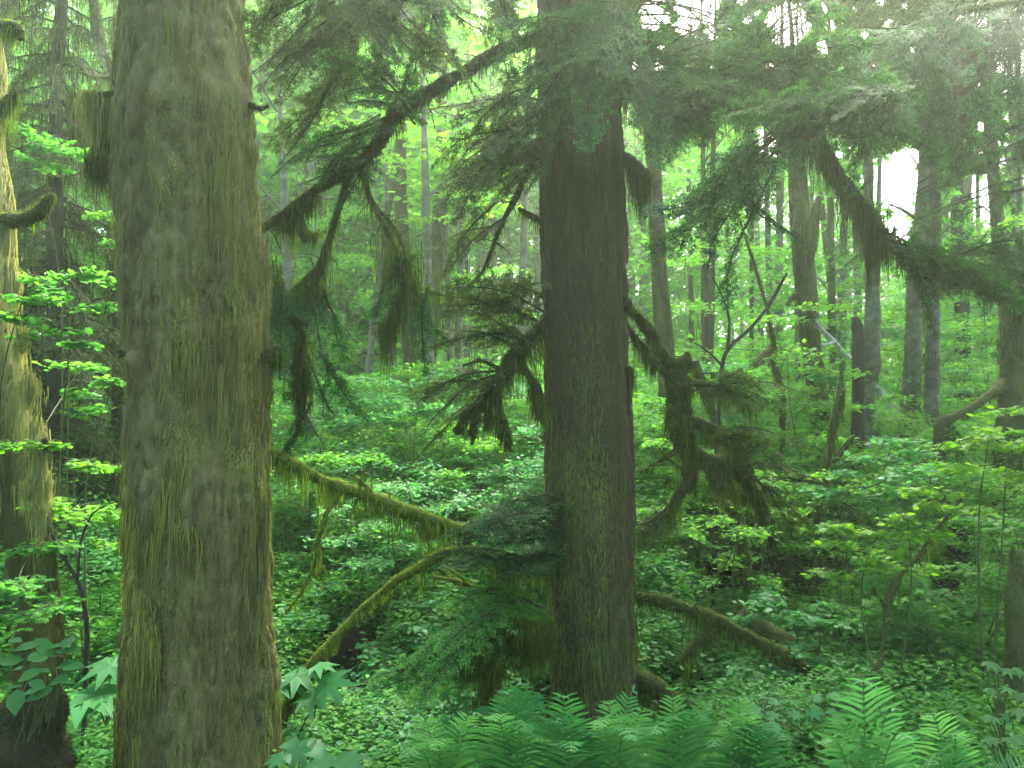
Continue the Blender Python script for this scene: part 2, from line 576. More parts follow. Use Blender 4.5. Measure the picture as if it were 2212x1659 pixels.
# ------------------------------------------------------------------ sky, sun, camera
SUN_U, SUN_V = 1720, 40
sd = P(SUN_U, SUN_V, 100) - CAM
SUN_AZ = math.atan2(sd[0], sd[1])
SUN_EL = R(50)
sd = np.array((math.sin(SUN_AZ) * math.cos(SUN_EL), math.cos(SUN_AZ) * math.cos(SUN_EL), math.sin(SUN_EL)))
w = bpy.data.worlds.new('World')
SC.world = w
w.use_nodes = True
bg = w.node_tree.nodes['Background']
sky = w.node_tree.nodes.new('ShaderNodeTexSky')
sky.sky_type = 'NISHITA'
sky.sun_disc = False
sky.sun_elevation = SUN_EL
sky.sun_rotation = SUN_AZ
sky.air_density, sky.dust_density, sky.ozone_density = .55, 4.0, .2
w.node_tree.links.new(sky.outputs[0], bg.inputs[0])
bg.inputs[1].default_value = .15
lamp = bpy.data.lights.new('sun', 'SUN')
lamp.energy = 1.7
lamp.angle = R(35)
lamp.color = (1, .97, .90)
so = bpy.data.objects.new('sun', lamp)
so.rotation_euler = Vector(-sd).to_track_quat('-Z', 'Y').to_euler()
COL.objects.link(so)

cam = bpy.data.cameras.new('camera')
cam.sensor_width = 36
cam.lens = 36 * FPX / 2212
cam.clip_start, cam.clip_end = .05, 2000
co = bpy.data.objects.new('camera', cam)
co.location = CAM
co.rotation_euler = (R(90) + PITCH, 0, 0)
COL.objects.link(co)
SC.camera = co

SC.view_settings.view_transform = 'Standard'
SC.view_settings.look = 'None'
SC.view_settings.gamma = 1
SC.view_settings.exposure = 4.05
SC.render.engine = 'CYCLES'
cy = SC.cycles
cy.use_denoising = True
cy.max_bounces = 12
cy.diffuse_bounces = 10
cy.glossy_bounces = 2
cy.transmission_bounces = 8
cy.transparent_max_bounces = 4
cy.volume_bounces = 0
cy.caustics_reflective = cy.caustics_refractive = False
cy.sample_clamp_indirect = 6

# ------------------------------------------------------------------ the ground
def ground_z(x, y):
    q = np.stack([np.asarray(x, float), np.asarray(y, float), np.zeros_like(np.asarray(x, float))], -1)
    near = np.clip((np.hypot(q[..., 0], q[..., 1]) - 5.2) / 5, 0, 1)
    return near * (.16 * vnoise(q * .35, 3) + .30 * vnoise(q * .11, 4)) + .01 * np.clip(q[..., 1] - 18, 0, 200)


def gpt(u, d):
    x = (P(u, 900, d))[0]
    return np.array((x, d, float(ground_z(x, d))))


g = G()
xs = np.concatenate([-np.geomspace(400, 30, 14), np.linspace(-28, 28, 113), np.geomspace(30, 400, 14)])
ys = np.concatenate([-np.geomspace(300, 12, 10), np.linspace(-10, 40, 101), np.geomspace(42, 600, 16)])
X, Y = np.meshgrid(xs, ys)
nx, ny = len(xs), len(ys)
i = (np.arange(ny - 1)[:, None] * nx + np.arange(nx - 1)[None]).ravel()
g.add(np.stack([X, Y, ground_z(X, Y)], -1).reshape(-1, 3), np.stack([i, i + 1, i + nx + 1, i + nx], 1))
tag(g.build('ground', M['soil'], smooth=True), kind='structure')

# ------------------------------------------------------------------ helpers for limbs
LIMB_BUMP = [(.006, 14, 14), (.003, 45, 45)]


def uvd(pts):
    """[(u, v, d, width)] -> points and radii"""
    return np.array([P(a[0], a[1], a[2]) for a in pts]), np.array([px(a[3], a[2]) * .5 for a in pts])


def limb(root, pts, name='limb', mat='dark_moss_skin', mossmat='limb_moss', dens=9000, fuzz=.014, hang=.10, clump=5, seed=0, subs=(), boughs=(), nmat='needles', dup=3,
         hangdens=.5, width=.004, tint=(.2, .9), curtains=(), step=.025, ns=12, shrink=.70, twigs=9):
    """a limb with its branches, the moss on it and the sprays it carries: limb > moss, needles, twigs"""
    g, gm = G(), G()
    for k, path in enumerate((pts,) + tuple(subs)):
        p, r = uvd(path)
        r = r * shrink
        bp = [(r.mean() * .32, 9, 9), (r.mean() * .2, 26, 26), (min(.003, r.mean() * .15), 60, 60)]
        s = tube(g, p, r, step, ns if k == 0 else 8, bp, seed + k)
        if dens and twigs:
            L = np.linalg.norm(np.diff(p, axis=0), axis=1).sum()
            rt = np.random.default_rng(seed * 31 + k)
            for _ in range(int(L * twigs)):
                b_, n_ = sample(s, 1, rt, .08, 1)
                d_ = unit(n_[0] + rt.normal(0, .5, 3) + (0, 0, -.35))
                ln_ = rt.uniform(.04, .20) * (1 if k == 0 else .7)
                e_ = b_[0] + d_ * ln_ + (0, 0, -.25 * ln_)
                s3 = tube(g, [b_[0] - n_[0] * .004, b_[0] + d_ * ln_ * .5, e_], [.004, .003, .0012], .02, 5)
                if rt.random() < .6:
                    moss(gm, s3, dens, fuzz * .7, hang * .9, width, int(rt.integers(9999)), clump=clump * 1.5, hangdens=1.2, tint=tint)
        sc = 1 if k == 0 else .85
        if dens:
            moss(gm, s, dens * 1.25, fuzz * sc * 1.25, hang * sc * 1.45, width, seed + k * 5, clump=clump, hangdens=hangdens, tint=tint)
    for k, (top, n, ln, sp) in enumerate(curtains):
        curtain(gm, [P(*t) for t in top], n, ln, sp, width, seed + 60 + k, tint=(tint[0] * .6, tint[1] * .8))
    o = g.build(name, M[mat], root, smooth=True)
    if not gm.empty():
        gm.build('moss', M[mossmat], o)
    gt, gn = G(), G()
    rj = np.random.default_rng(seed + 4000)
    for k, b in enumerate(boughs):
        path, W = b[0], b[1]
        kw = b[2] if len(b) > 2 else {}
        for e in range(dup):
            q = [P(*t) for t in path]
            if e:      # its neighbours on the limb, a little apart in every direction
                j0, j1 = rj.normal(0, .05, 3), rj.normal(0, .12, 3)
                q = [a + j0 + (j1 - j0) * n_ / (len(q) - 1) for n_, a in enumerate(q)]
            bough(gt, gn, q, W * rj.uniform(.85, 1.2), seed=seed * 13 + k + 100 * e, roll=rj.normal(0, .5), **kw)
    if not gn.empty():
        gt.build('twigs', M['limb_bark'], o)
        gn.build('needles', M[nmat], o)
    return o


def hangmoss(name, root, top, n, ln, spread, seed, mat='limb_moss', tint=(.05, .6), width=.004):
    g = G()
    curtain(g, [P(*t) for t in top], n, ln, spread, width, seed, tint)
    return g.build(name, M[mat], root)


# ------------------------------------------------------------------ the big spruce
base = np.array((P(445, 900, 3.95)[0], 3.95, 0.0))
spruce = thing('spruce_tree', base, 'massive moss draped spruce trunk, thickest in the wood, grey brown bark edged with green', 'tree')
g = G()
path = []
for u, v, wd in [(392, -420, 268), (394, -150, 272), (395, 0, 277), (401, 200, 282), (408, 400, 287), (418, 600, 294), (428, 800, 298), (433, 1000, 300), (438, 1200, 304), (441, 1400, 300), (440, 1560, 300), (440, 1660, 306)]:
    path.append((u, v, 3.95, wd))
p, r = uvd(path)
p = np.vstack([p, p[-1] + (0, 0, -.25), [(p[-1][0], 3.95, -.25)]])
r = np.append(r, [r[-1] * 1.12, r[-1] * 1.35])
p = np.vstack([p[0] + (0, 0, 5.0), p[0] + (0, 0, 2.2), p])
r = np.append([r[0] * .86, r[0] * .93], r)


def swell(v):
    # old branch scars, ridges and burls: each is a smooth swelling on the bark
    o = np.zeros(v.shape[:2])
    front = v[..., 1] < p[0, 1] + .12
    for (u0, v0, su, sv, h) in [(348, 215, 14, 40, .045), (338, 290, 13, 60, .035), (300, 250, 10, 120, .02), (445, 75, 16, 30, .03), (470, 150, 10, 60, .016), (500, 860, 12, 70, .02), (546, 830, 14, 60, -.05), (470, 870, 8, 120, .014), (585, 1170, 22, 60, .06), (560, 1120, 10, 40, .02), (580, 1500, 30, 60, .03), (320, 1100, 10, 160, .018), (360, 1250, 9, 120, .012), (300, 780, 16, 30, .04), (400, 730, 60, 20, .012)]:
        c = P(u0, v0, 3.62)
        o += 1.5 * h * np.exp(-((v[..., 0] - c[0]) / px(su, 3.62)) ** 2 - ((v[..., 2] - c[2]) / px(sv, 3.62)) ** 2) * front
    return o


s_trunk = tube(g, p, r * .985, .018, 220, [(.048, 2.8, 1.8), (.030, 8, 1.3), (-.024, 14, 2.6), (-.018, 30, 9), (.008, 60, 22)], 3, extra=swell)
trunk = g.build('trunk', M['spruce_bark'], spruce, smooth=True)


def spruce_tint(p, nn, rng):
    # green moss on the flanks, brown fibres down the face
    side = np.abs(nn[:, 0])
    left = nn[:, 0] < 0
    t = .16 + .75 * np.clip((side - np.where(left, .45, .62)) * 2.2, 0, 1) + .42 * vnoise(p * np.array((8, 8, .9)), 9) + .16 * vnoise(p * 2.2, 12)
    t += .22 * np.clip(1.2 - p[:, 2], 0, 1) * np.where(left, 1, .5)
    return np.clip(t + rng.normal(0, .06, len(p)), 0, 1)


g = G()
flank = lambda p, rng: rng.random(len(p)) < np.clip((np.abs(p[:, 0] - spruce.location[0]) - .14) * 6, .08, 1)
crumb = lambda p, nn, rng: np.clip(spruce_tint(p, nn, rng) + .48 * vnoise(p * np.array((26, 26, 14)), 61) + .2 * vnoise(p * 70, 62), 0, 1)
bark_fibres(g, s_trunk, 60000, .045, .004, crumb, 5, lean=.35)
bark_fibres(g, s_trunk, 40000, .17, .005, spruce_tint, 6, lean=.16, out=.03, keep=flank)
bark_fibres(g, s_trunk, 170000, .017, .0042, crumb, 7, lean=1.1, out=.45)
tuft = lambda p, rng: (vnoise(p * np.array((5, 5, 3.2)), 44) + .5 * vnoise(p * 13, 45)) > .30
bark_fibres(g, s_trunk, 110000, .03, .004, lambda p, nn, rng: np.clip(spruce_tint(p, nn, rng) + .12, 0, 1), 8, lean=.4, out=.45, keep=tuft)
bark_fibres(g, s_trunk, 22000, .10, .005, lambda p, nn, rng: np.clip(spruce_tint(p, nn, rng) + .06, 0, 1), 9, lean=.15, out=.16, lift=.010, keep=tuft)


def face(u, v, out=.0):
    # a point on the trunk's near face
    c = np.array(spruce.location)
    q = P(u, v, 3.62)
    rr_ = np.interp(q[2], [1.0, 3.0], [.352, .335])
    dx = np.clip(q[0] - c[0], -rr_ * .97, rr_ * .97)
    return np.array((c[0] + dx * 1.0, c[1] - math.sqrt(rr_ ** 2 - dx ** 2) - .012 - out, q[2]))


# sheets of moss hanging off the scars and knobs
for k, (us, v0, n, ln) in enumerate([((270, 330), 330, 500, .45), ((275, 300), 560, 500, .6), ((300, 420), 735, 800, .22), ((420, 560), 760, 1100, .34), ((330, 370), 205, 420, .40), ((480, 545), 480, 500, .5), ((285, 320), 1000, 500, .6), ((520, 590), 1170, 800, .3), ((340, 420), 1060, 500, .4), ((290, 330), 1380, 500, .4), ((440, 520), 280, 400, .4), ((540, 585), 1420, 400, .3), ((380, 450), 90, 300, .3)]):
    rk = np.random.default_rng(130 + k)
    for q in range(n // 22):
        uq = rk.uniform(us[0] - 12, us[1] + 12)
        vq = v0 + rk.normal(0, 55) + 40 * math.sin(uq * .05)
        w_ = rk.uniform(6, 22)
        top = [face(uq + w_ * t, vq + rk.normal(0, 6), -.006) for t in (-1, -.3, .3, 1)]
        curtain(g, top, 16, ln * rk.uniform(.3, 1), .008, .0042, 1300 + k * 60 + q, (.1, .5) if us[0] > 340 else (.4, .9))
g.build('moss', M['trunk_moss'], trunk)

limb(spruce, [(268, 205, 3.8, 30), (235, 207, 3.75, 26), (205, 206, 3.7, 22), (180, 204, 3.68, 12)], 'branch_stub', mossmat='gold_moss', dens=9000, hang=.12, seed=21,
     curtains=[([(255, 212, 3.8), (185, 208, 3.7)], 400, .22, .014), ([(214, 208, 3.72), (183, 208, 3.7)], 1000, .44, .018), ([(235, 215, 3.75), (205, 215, 3.7)], 700, .36, .016)])
limb(spruce, [(275, 322, 3.85, 44), (240, 325, 3.8, 60), (210, 330, 3.76, 40)], 'branch_stub', dens=9000, hang=.16, seed=22, tint=(.0, .25),
     curtains=[([(265, 345, 3.82), (205, 335, 3.76)], 1500, .20, .035), ([(225, 350, 3.78), (205, 345, 3.76)], 300, .34, .02)])
limb(spruce, [(540, 228, 3.9, 20), (565, 235, 3.88, 16), (580, 228, 3.86, 9)], 'branch_stub', dens=7000, hang=.05, seed=23)
limb(spruce, [(300, 790, 3.75, 50), (270, 770, 3.72, 40), (252, 762, 3.7, 24)], 'branch_stub', mossmat='trunk_moss', dens=9000, hang=.14, seed=24, tint=(.4, 1),
     curtains=[([(300, 790, 3.72), (255, 765, 3.7)], 300, .14, .015)])
limb(spruce, [(565, 800, 3.9, 60), (590, 765, 3.88, 58), (605, 752, 3.86, 34)], 'branch_stub', dens=9000, hang=.2, seed=25, tint=(.1, .7),
     curtains=[([(575, 780, 3.88), (612, 770, 3.86)], 420, .22, .02)])
limb(spruce, [(540, 955, 3.95, 36), (575, 975, 4.05, 34), (640, 1008, 4.15, 34), (720, 1045, 4.25, 36), (800, 1072, 4.33, 36), (870, 1100, 4.4, 40), (940, 1125, 4.48, 34), (1000, 1145, 4.52, 28), (1050, 1168, 4.56, 18)],
     mat='moss_skin', dens=17000, fuzz=.014, hang=.075, seed=26, tint=(.25, 1.0), clump=7,
     subs=[[(820, 1085, 4.35, 12), (790, 1050, 4.3, 9), (765, 1030, 4.28, 7)], [(775, 1060, 4.3, 8), (783, 1030, 4.28, 7), (786, 1010, 4.27, 5)],
           [(735, 1060, 4.25, 14), (705, 1110, 4.2, 13), (690, 1160, 4.2, 12), (680, 1215, 4.2, 9), (650, 1280, 4.25, 6), (620, 1320, 4.3, 5)]],
     curtains=[([(700, 1055, 4.22), (860, 1110, 4.38)], 260, .11, .012), ([(690, 1140, 4.2), (684, 1215, 4.2)], 120, .10, .008), ([(870, 1120, 4.4), (960, 1150, 4.5)], 260, .12, .012)])

# ------------------------------------------------------------------ the hemlock in the middle
base = np.array((P(1286, 900, 5.0)[0], 5.0, 0.0))
hem = thing('hemlock_tree', base, 'dark straight hemlock trunk in the middle with mossy drooping limbs and ferns at its foot', 'tree')
g = G()
path = [(1246, -420, 178), (1247, -150, 182), (1248, 0, 186), (1252, 200, 186), (1258, 400, 182), (1262, 600, 184), (1266, 800, 186), (1270, 1000, 188), (1277, 1200, 190), (1283, 1400, 188), (1286, 1500, 188), (1288, 1570, 200)]
p, r = uvd([(a, b, 5.0, c) for a, b, c in path])
p = np.vstack([p[0] + (0, 0, 6.0), p[0] + (0, 0, 2.5), p, p[-1] + (0, 0, -.25)])
r = np.concatenate([[r[0] * .8, r[0] * .92], r, [r[-1] * 1.25]])
s_hem = tube(g, p, r * .98, .018, 210, [(.022, 3, 1.2), (.012, 10, 1.6), (-.020, 20, 3.2), (-.009, 40, 11), (.004, 60, 30)], 13)
# bark scales, small plates proud of the upper trunk
rr = np.random.default_rng(77)
n = 2600
pp, nn = sample(s_hem, n, rr, .18, .62)
down = np.array((0, 0, -1.0))
tan = unit(np.cross(nn, down))
hgt, wid = rr.uniform(.016, .05, n)[:, None], rr.uniform(.010, .03, n)[:, None]
tilt = unit(down + nn * rr.uniform(.05, .35, n)[:, None])
v = np.stack([pp - tan * wid * .5, pp + tan * wid * .5, pp + tan * wid * .4 + tilt * hgt, pp - tan * wid * .45 + tilt * hgt * .9], 1)
g.add(v.reshape(-1, 3), np.arange(n)[:, None] * 4 + np.array([[0, 1, 2, 3]]), rr.uniform(.3, 1.0, n))

htrunk = g.build('trunk', M['hemlock_bark'], hem, smooth=True)

def hem_tint(p, nn, rng):
    side = np.abs(nn[:, 0])
    low = np.clip((2.1 - p[:, 2]) / 1.6, 0, 1)
    t = .08 + (.95 * np.clip((side - .55) * 2.0, 0, 1)) * (.35 + .65 * low) +   .42 * low + .55 * vnoise(p * np.array((11, 11, .8)), 19) + .2 * vnoise(p * 3, 29)
    return np.clip(t + rng.normal(0, .06, len(p)), 0, 1)


g = G()
low = lambda p, rng: rng.random(len(p)) < np.clip((2.75 - p[:, 2]) / .9, .06, 1)
bark_fibres(g, s_hem, 60000, .05, .0045, hem_tint, 15, out=.03, keep=low)
bark_fibres(g, s_hem, 12000, .16, .0055, hem_tint, 16, lean=.10, out=.03, keep=low)
# drop fibres from the bare, flaky upper bark
tuft = lambda p, rng: ((vnoise(p * np.array((6, 6, 2.6)), 54) + .5 * vnoise(p * 13, 55)) > .30) & low(p, rng)
bark_fibres(g, s_hem, 60000, .045, .004, lambda p, nn, rng: np.clip(hem_tint(p, nn, rng) + .15, 0, 1), 18, lean=.5, out=.40, keep=tuft)
g.build('moss', M['dark_trunk_moss'], htrunk)
# long arching limb to the left
limb(hem, [(1200, 78, 5.0, 34), (1150, 88, 4.85, 34), (1090, 105, 4.7, 34), (1010, 150, 4.55, 38), (930, 198, 4.45, 42), (855, 250, 4.35, 48), (818, 308, 4.3, 42), (760, 365, 4.3, 36), (690, 405, 4.28, 32), (630, 450, 4.25, 34), (575, 487, 4.25, 30), (535, 500, 4.3, 24)],
     dens=11000, fuzz=.014, hang=.075, seed=31, tint=(.0, .6), clump=6,
     subs=[[(755, 368, 4.3, 24), (738, 430, 4.25, 20), (706, 530, 4.2, 18), (682, 600, 4.2, 20), (645, 690, 4.2, 30), (640, 735, 4.2, 20), (652, 800, 4.2, 14), (655, 870, 4.2, 10), (640, 940, 4.22, 7)],
           [(785, 372, 4.3, 20), (800, 430, 4.3, 16), (850, 490, 4.3, 12), (878, 560, 4.3, 10), (902, 640, 4.3, 7), (930, 690, 4.3, 5)],
           [(800, 430, 4.3, 10), (835, 500, 4.27, 14), (862, 560, 4.25, 9), (868, 640, 4.25, 10), (838, 705, 4.25, 14), (828, 740, 4.25, 6)],
           [(838, 250, 4.35, 20), (850, 225, 4.33, 14), (872, 190, 4.3, 9), (880, 150, 4.3, 6), (905, 108, 4.3, 4)],
           [(640, 455, 4.25, 30), (655, 500, 4.22, 34), (660, 520, 4.2, 16)],
           [(705, 560, 4.2, 14), (665, 600, 4.18, 20), (620, 640, 4.15, 14), (580, 690, 4.15, 8)],
           [(680, 620, 4.2, 20), (660, 690, 4.16, 34), (655, 740, 4.16, 18)]],
     curtains=[([(1060, 130, 4.65), (900, 240, 4.4)], 320, .07, .01), ([(610, 470, 4.25), (690, 420, 4.28)], 380, .20, .016), ([(660, 510, 4.2), (690, 500, 4.2)], 200, .12, .014), ([(590, 500, 4.25), (640, 470, 4.25)], 260, .22, .016), ([(730, 450, 4.25), (690, 590, 4.2)], 220, .10, .012),
               ([(690, 610, 4.2), (600, 690, 4.15)], 900, .18, .05), ([(650, 700, 4.18), (655, 860, 4.2)], 900, .20, .03), ([(835, 480, 4.27), (868, 640, 4.25)], 620, .22, .05), ([(870, 640, 4.25), (830, 720, 4.25)], 700, .20, .025), ([(875, 540, 4.3), (935, 690, 4.3)], 460, .20, .06), ([(590, 560, 4.15), (610, 660, 4.15)], 500, .24, .02)],
     boughs=[([(840, 250, 4.35), (770, 280, 4.2), (690, 300, 4.1), (640, 345, 4.05)], .24), ([(815, 310, 4.3), (740, 335, 4.15), (690, 370, 4.1)], .2), ([(790, 340, 4.3), (720, 370, 4.2), (640, 400, 4.2)], .18),
             ([(880, 230, 4.4), (850, 200, 4.2), (790, 190, 4.1), (740, 200, 4.0)], .22), ([(650, 860, 4.2), (640, 930, 4.2), (625, 990, 4.25)], .14), ([(660, 760, 4.2), (700, 860, 4.2), (720, 900, 4.2)], .16), ([(690, 620, 4.2), (730, 690, 4.2), (770, 740, 4.25)], .18), ([(620, 640, 4.15), (590, 700, 4.1), (570, 760, 4.1)], .14),
             ([(880, 560, 4.3), (830, 620, 4.25), (810, 690, 4.2)], .15), ([(905, 640, 4.3), (930, 700, 4.3), (960, 730, 4.35)], .12)])

# shaggy left limb with fingers
limb(hem, [(1195, 670, 5.0, 40), (1165, 715, 4.9, 40), (1130, 745, 4.8, 40), (1100, 790, 4.72, 42), (1070, 838, 4.68, 36), (1035, 880, 4.65, 28), (1005, 905, 4.62, 24), (985, 935, 4.6, 16)],
     dens=11000, fuzz=.015, hang=.13, seed=32, shrink=.88, tint=(.05, .7), clump=8,
     subs=[[(1070, 838, 4.68, 22), (1076, 885, 4.65, 20), (1096, 935, 4.62, 18), (1105, 975, 4.6, 8)], [(1035, 880, 4.65, 18), (1024, 920, 4.62, 20), (1020, 960, 4.6, 8)], [(1060, 850, 4.67, 14), (1052, 900, 4.65, 14), (1050, 930, 4.64, 8)],
           [(1120, 775, 4.75, 18), (1148, 820, 4.75, 20), (1166, 858, 4.78, 22), (1170, 900, 4.8, 10)], [(1085, 800, 4.7, 10), (1040, 780, 4.6, 8), (1000, 790, 4.55, 5)]],
     curtains=[([(1000, 920, 4.6), (1030, 940, 4.6)], 260, .11, .014), ([(1080, 930, 4.62), (1110, 960, 4.6)], 240, .12, .014), ([(1150, 840, 4.77), (1172, 900, 4.8)], 200, .14, .012), ([(1040, 900, 4.65), (1090, 900, 4.65)], 160, .12, .012)],
     boughs=[([(1140, 735, 4.8), (1060, 720, 4.6), (980, 735, 4.5), (930, 750, 4.45)], .24), ([(1160, 690, 4.9), (1080, 660, 4.7), (1000, 660, 4.6), (950, 680, 4.55)], .22), ([(1090, 800, 4.7), (1000, 810, 4.55), (930, 850, 4.5), (890, 880, 4.45)], .2), ([(1060, 850, 4.7), (1000, 880, 4.75), (950, 920, 4.8)], .16), ([(1180, 640, 5.0), (1110, 615, 4.8), (1040, 620, 4.7)], .2)], nmat='dull_needles')
# thin drooping limb and pale sprays further up the left side
limb(hem, [(1190, 320, 5.0, 24), (1155, 345, 4.9, 20), (1115, 425, 4.8, 20), (1085, 480, 4.75, 16), (1065, 530, 4.7, 10), (1040, 590, 4.7, 6), (1010, 620, 4.7, 4)],
     dens=9000, hang=.06, seed=33, tint=(.1, .5), subs=[[(1175, 480, 5.0, 24), (1145, 465, 4.9, 20), (1120, 450, 4.85, 12)]],
     boughs=[([(1190, 300, 5.0), (1100, 330, 4.8), (1020, 380, 4.6), (960, 450, 4.5)], .3), ([(1180, 260, 5.0), (1090, 280, 4.7), (1000, 300, 4.55), (940, 350, 4.5)], .28), ([(1190, 350, 4.95), (1110, 390, 4.8), (1060, 440, 4.7)], .24), ([(1090, 470, 4.75), (1020, 520, 4.7), (960, 600, 4.65)], .22), ([(1185, 220, 5.0), (1110, 210, 4.8), (1030, 240, 4.6), (980, 270, 4.5)], .24)], nmat='dull_needles')
# low left limb that arches over and down
limb(hem, [(1215, 1250, 5.0, 28), (1180, 1238, 4.9, 28), (1130, 1225, 4.8, 28), (1080, 1205, 4.7, 28), (1020, 1188, 4.6, 26), (960, 1195, 4.55, 26), (900, 1228, 4.5, 32), (855, 1255, 4.47, 26), (785, 1312, 4.45, 20), (730, 1370, 4.42, 26), (690, 1420, 4.4, 38), (655, 1470, 4.4, 40), (625, 1520, 4.4, 36), (600, 1580, 4.4, 30)],
     mat='moss_skin', dens=17000, fuzz=.012, hang=.05, seed=34, tint=(.25, .95), clump=7,
     subs=[[(1090, 1290, 4.9, 12), (1030, 1270, 4.85, 16), (985, 1255, 4.8, 14), (935, 1245, 4.8, 9)], [(1040, 1320, 4.9, 9), (1020, 1285, 4.85, 10), (995, 1245, 4.8, 8), (960, 1225, 4.8, 6)]],
     curtains=[([(1150, 1240, 4.85), (1060, 1215, 4.7)], 500, .10, .016), ([(1110, 1235, 4.8), (1060, 1225, 4.7)], 300, .26, .02)],
     boughs=[([(1190, 1110, 4.9), (1120, 1110, 4.6), (1050, 1140, 4.4), (990, 1190, 4.3)], .26), ([(1190, 1150, 4.9), (1120, 1160, 4.5), (1040, 1190, 4.3)], .24), ([(1180, 1070, 4.9), (1130, 1075, 4.7), (1090, 1090, 4.6)], .18), ([(1120, 1220, 4.8), (1060, 1200, 4.5), (980, 1220, 4.3)], .2), ([(1190, 1180, 4.9), (1140, 1210, 4.55), (1090, 1240, 4.4)], .2)])
# lowest left limb, loaded with moss and fresh tips
limb(hem, [(1220, 1385, 5.0, 70), (1170, 1385, 4.85, 74), (1120, 1380, 4.7, 60), (1080, 1380, 4.6, 40), (1020, 1395, 4.5, 26), (960, 1430, 4.4, 16)],
     dens=12000, fuzz=.02, hang=.14, seed=35, tint=(.1, .8), clump=6,
     subs=[[(1100, 1385, 4.65, 40), (1075, 1430, 4.6, 46), (1055, 1490, 4.58, 50), (1045, 1540, 4.57, 20)], [(1150, 1400, 4.8, 44), (1130, 1420, 4.75, 40), (1120, 1440, 4.7, 20)]],
     curtains=[([(1085, 1430, 4.35), (1015, 1450, 4.3)], 1100, .24, .035), ([(1060, 1500, 4.3), (1030, 1520, 4.3)], 500, .16, .025), ([(1180, 1400, 4.85), (1100, 1400, 4.65)], 800, .12, .03), ([(1190, 1350, 4.45), (1060, 1350, 4.3)], 1500, .11, .035), ([(1190, 1400, 4.5), (1090, 1400, 4.4)], 1300, .12, .04), ([(1040, 1400, 4.2), (940, 1440, 4.1)], 500, .10, .03)],
     boughs=[([(1150, 1350, 4.8), (1060, 1350, 4.4), (960, 1400, 4.2), (890, 1460, 4.1)], .26), ([(1120, 1380, 4.7), (1010, 1410, 4.3), (930, 1460, 4.1), (890, 1500, 4.05)], .22), ([(1180, 1330, 4.85), (1080, 1300, 4.5), (1000, 1340, 4.3)], .24), ([(1150, 1370, 4.7), (1080, 1330, 4.4), (1030, 1380, 4.2), (960, 1480, 4.1)], .22)], nmat='fresh_needles')
# right low limb
limb(hem, [(1330, 1275, 5.0, 40), (1375, 1288, 5.0, 38), (1440, 1302, 5.02, 40), (1500, 1320, 5.05, 40), (1560, 1345, 5.1, 36), (1640, 1385, 5.15, 32), (1720, 1430, 5.2, 30), (1800, 1490, 5.3, 26), (1870, 1540, 5.4, 22)],
     mat='dark_moss_skin', dens=17000, fuzz=.016, hang=.04, hangdens=.3, seed=36, tint=(.1, .7), clump=6,
     subs=[[(1560, 1345, 5.1, 30), (1525, 1375, 5.05, 26), (1490, 1405, 5.0, 26), (1465, 1430, 4.98, 14)]],
     curtains=[([(1500, 1340, 5.05), (1600, 1370, 5.1)], 260, .10, .016), ([(1640, 1395, 5.15), (1780, 1480, 5.3)], 300, .09, .02), ([(1540, 1370, 5.05), (1480, 1420, 5.0)], 260, .12, .014)])
limb(hem, [(1340, 1450, 5.0, 70), (1385, 1470, 4.95, 66), (1430, 1490, 4.95, 56), (1480, 1520, 4.95, 40), (1530, 1560, 4.95, 24)], 'root_flare', dens=9000, fuzz=.018, hang=.1, seed=37, tint=(.05, .6))
limb(hem, [(1330, 335, 5.0, 30), (1360, 345, 4.95, 30), (1385, 368, 4.9, 34), (1402, 392, 4.88, 14)], 'branch_stub', dens=11000, fuzz=.014, hang=.1, seed=137, tint=(.0, .3), curtains=[([(1350, 350, 4.92), (1400, 390, 4.88)], 900, .26, .022), ([(1375, 370, 4.9), (1410, 400, 4.88)], 400, .34, .02)])
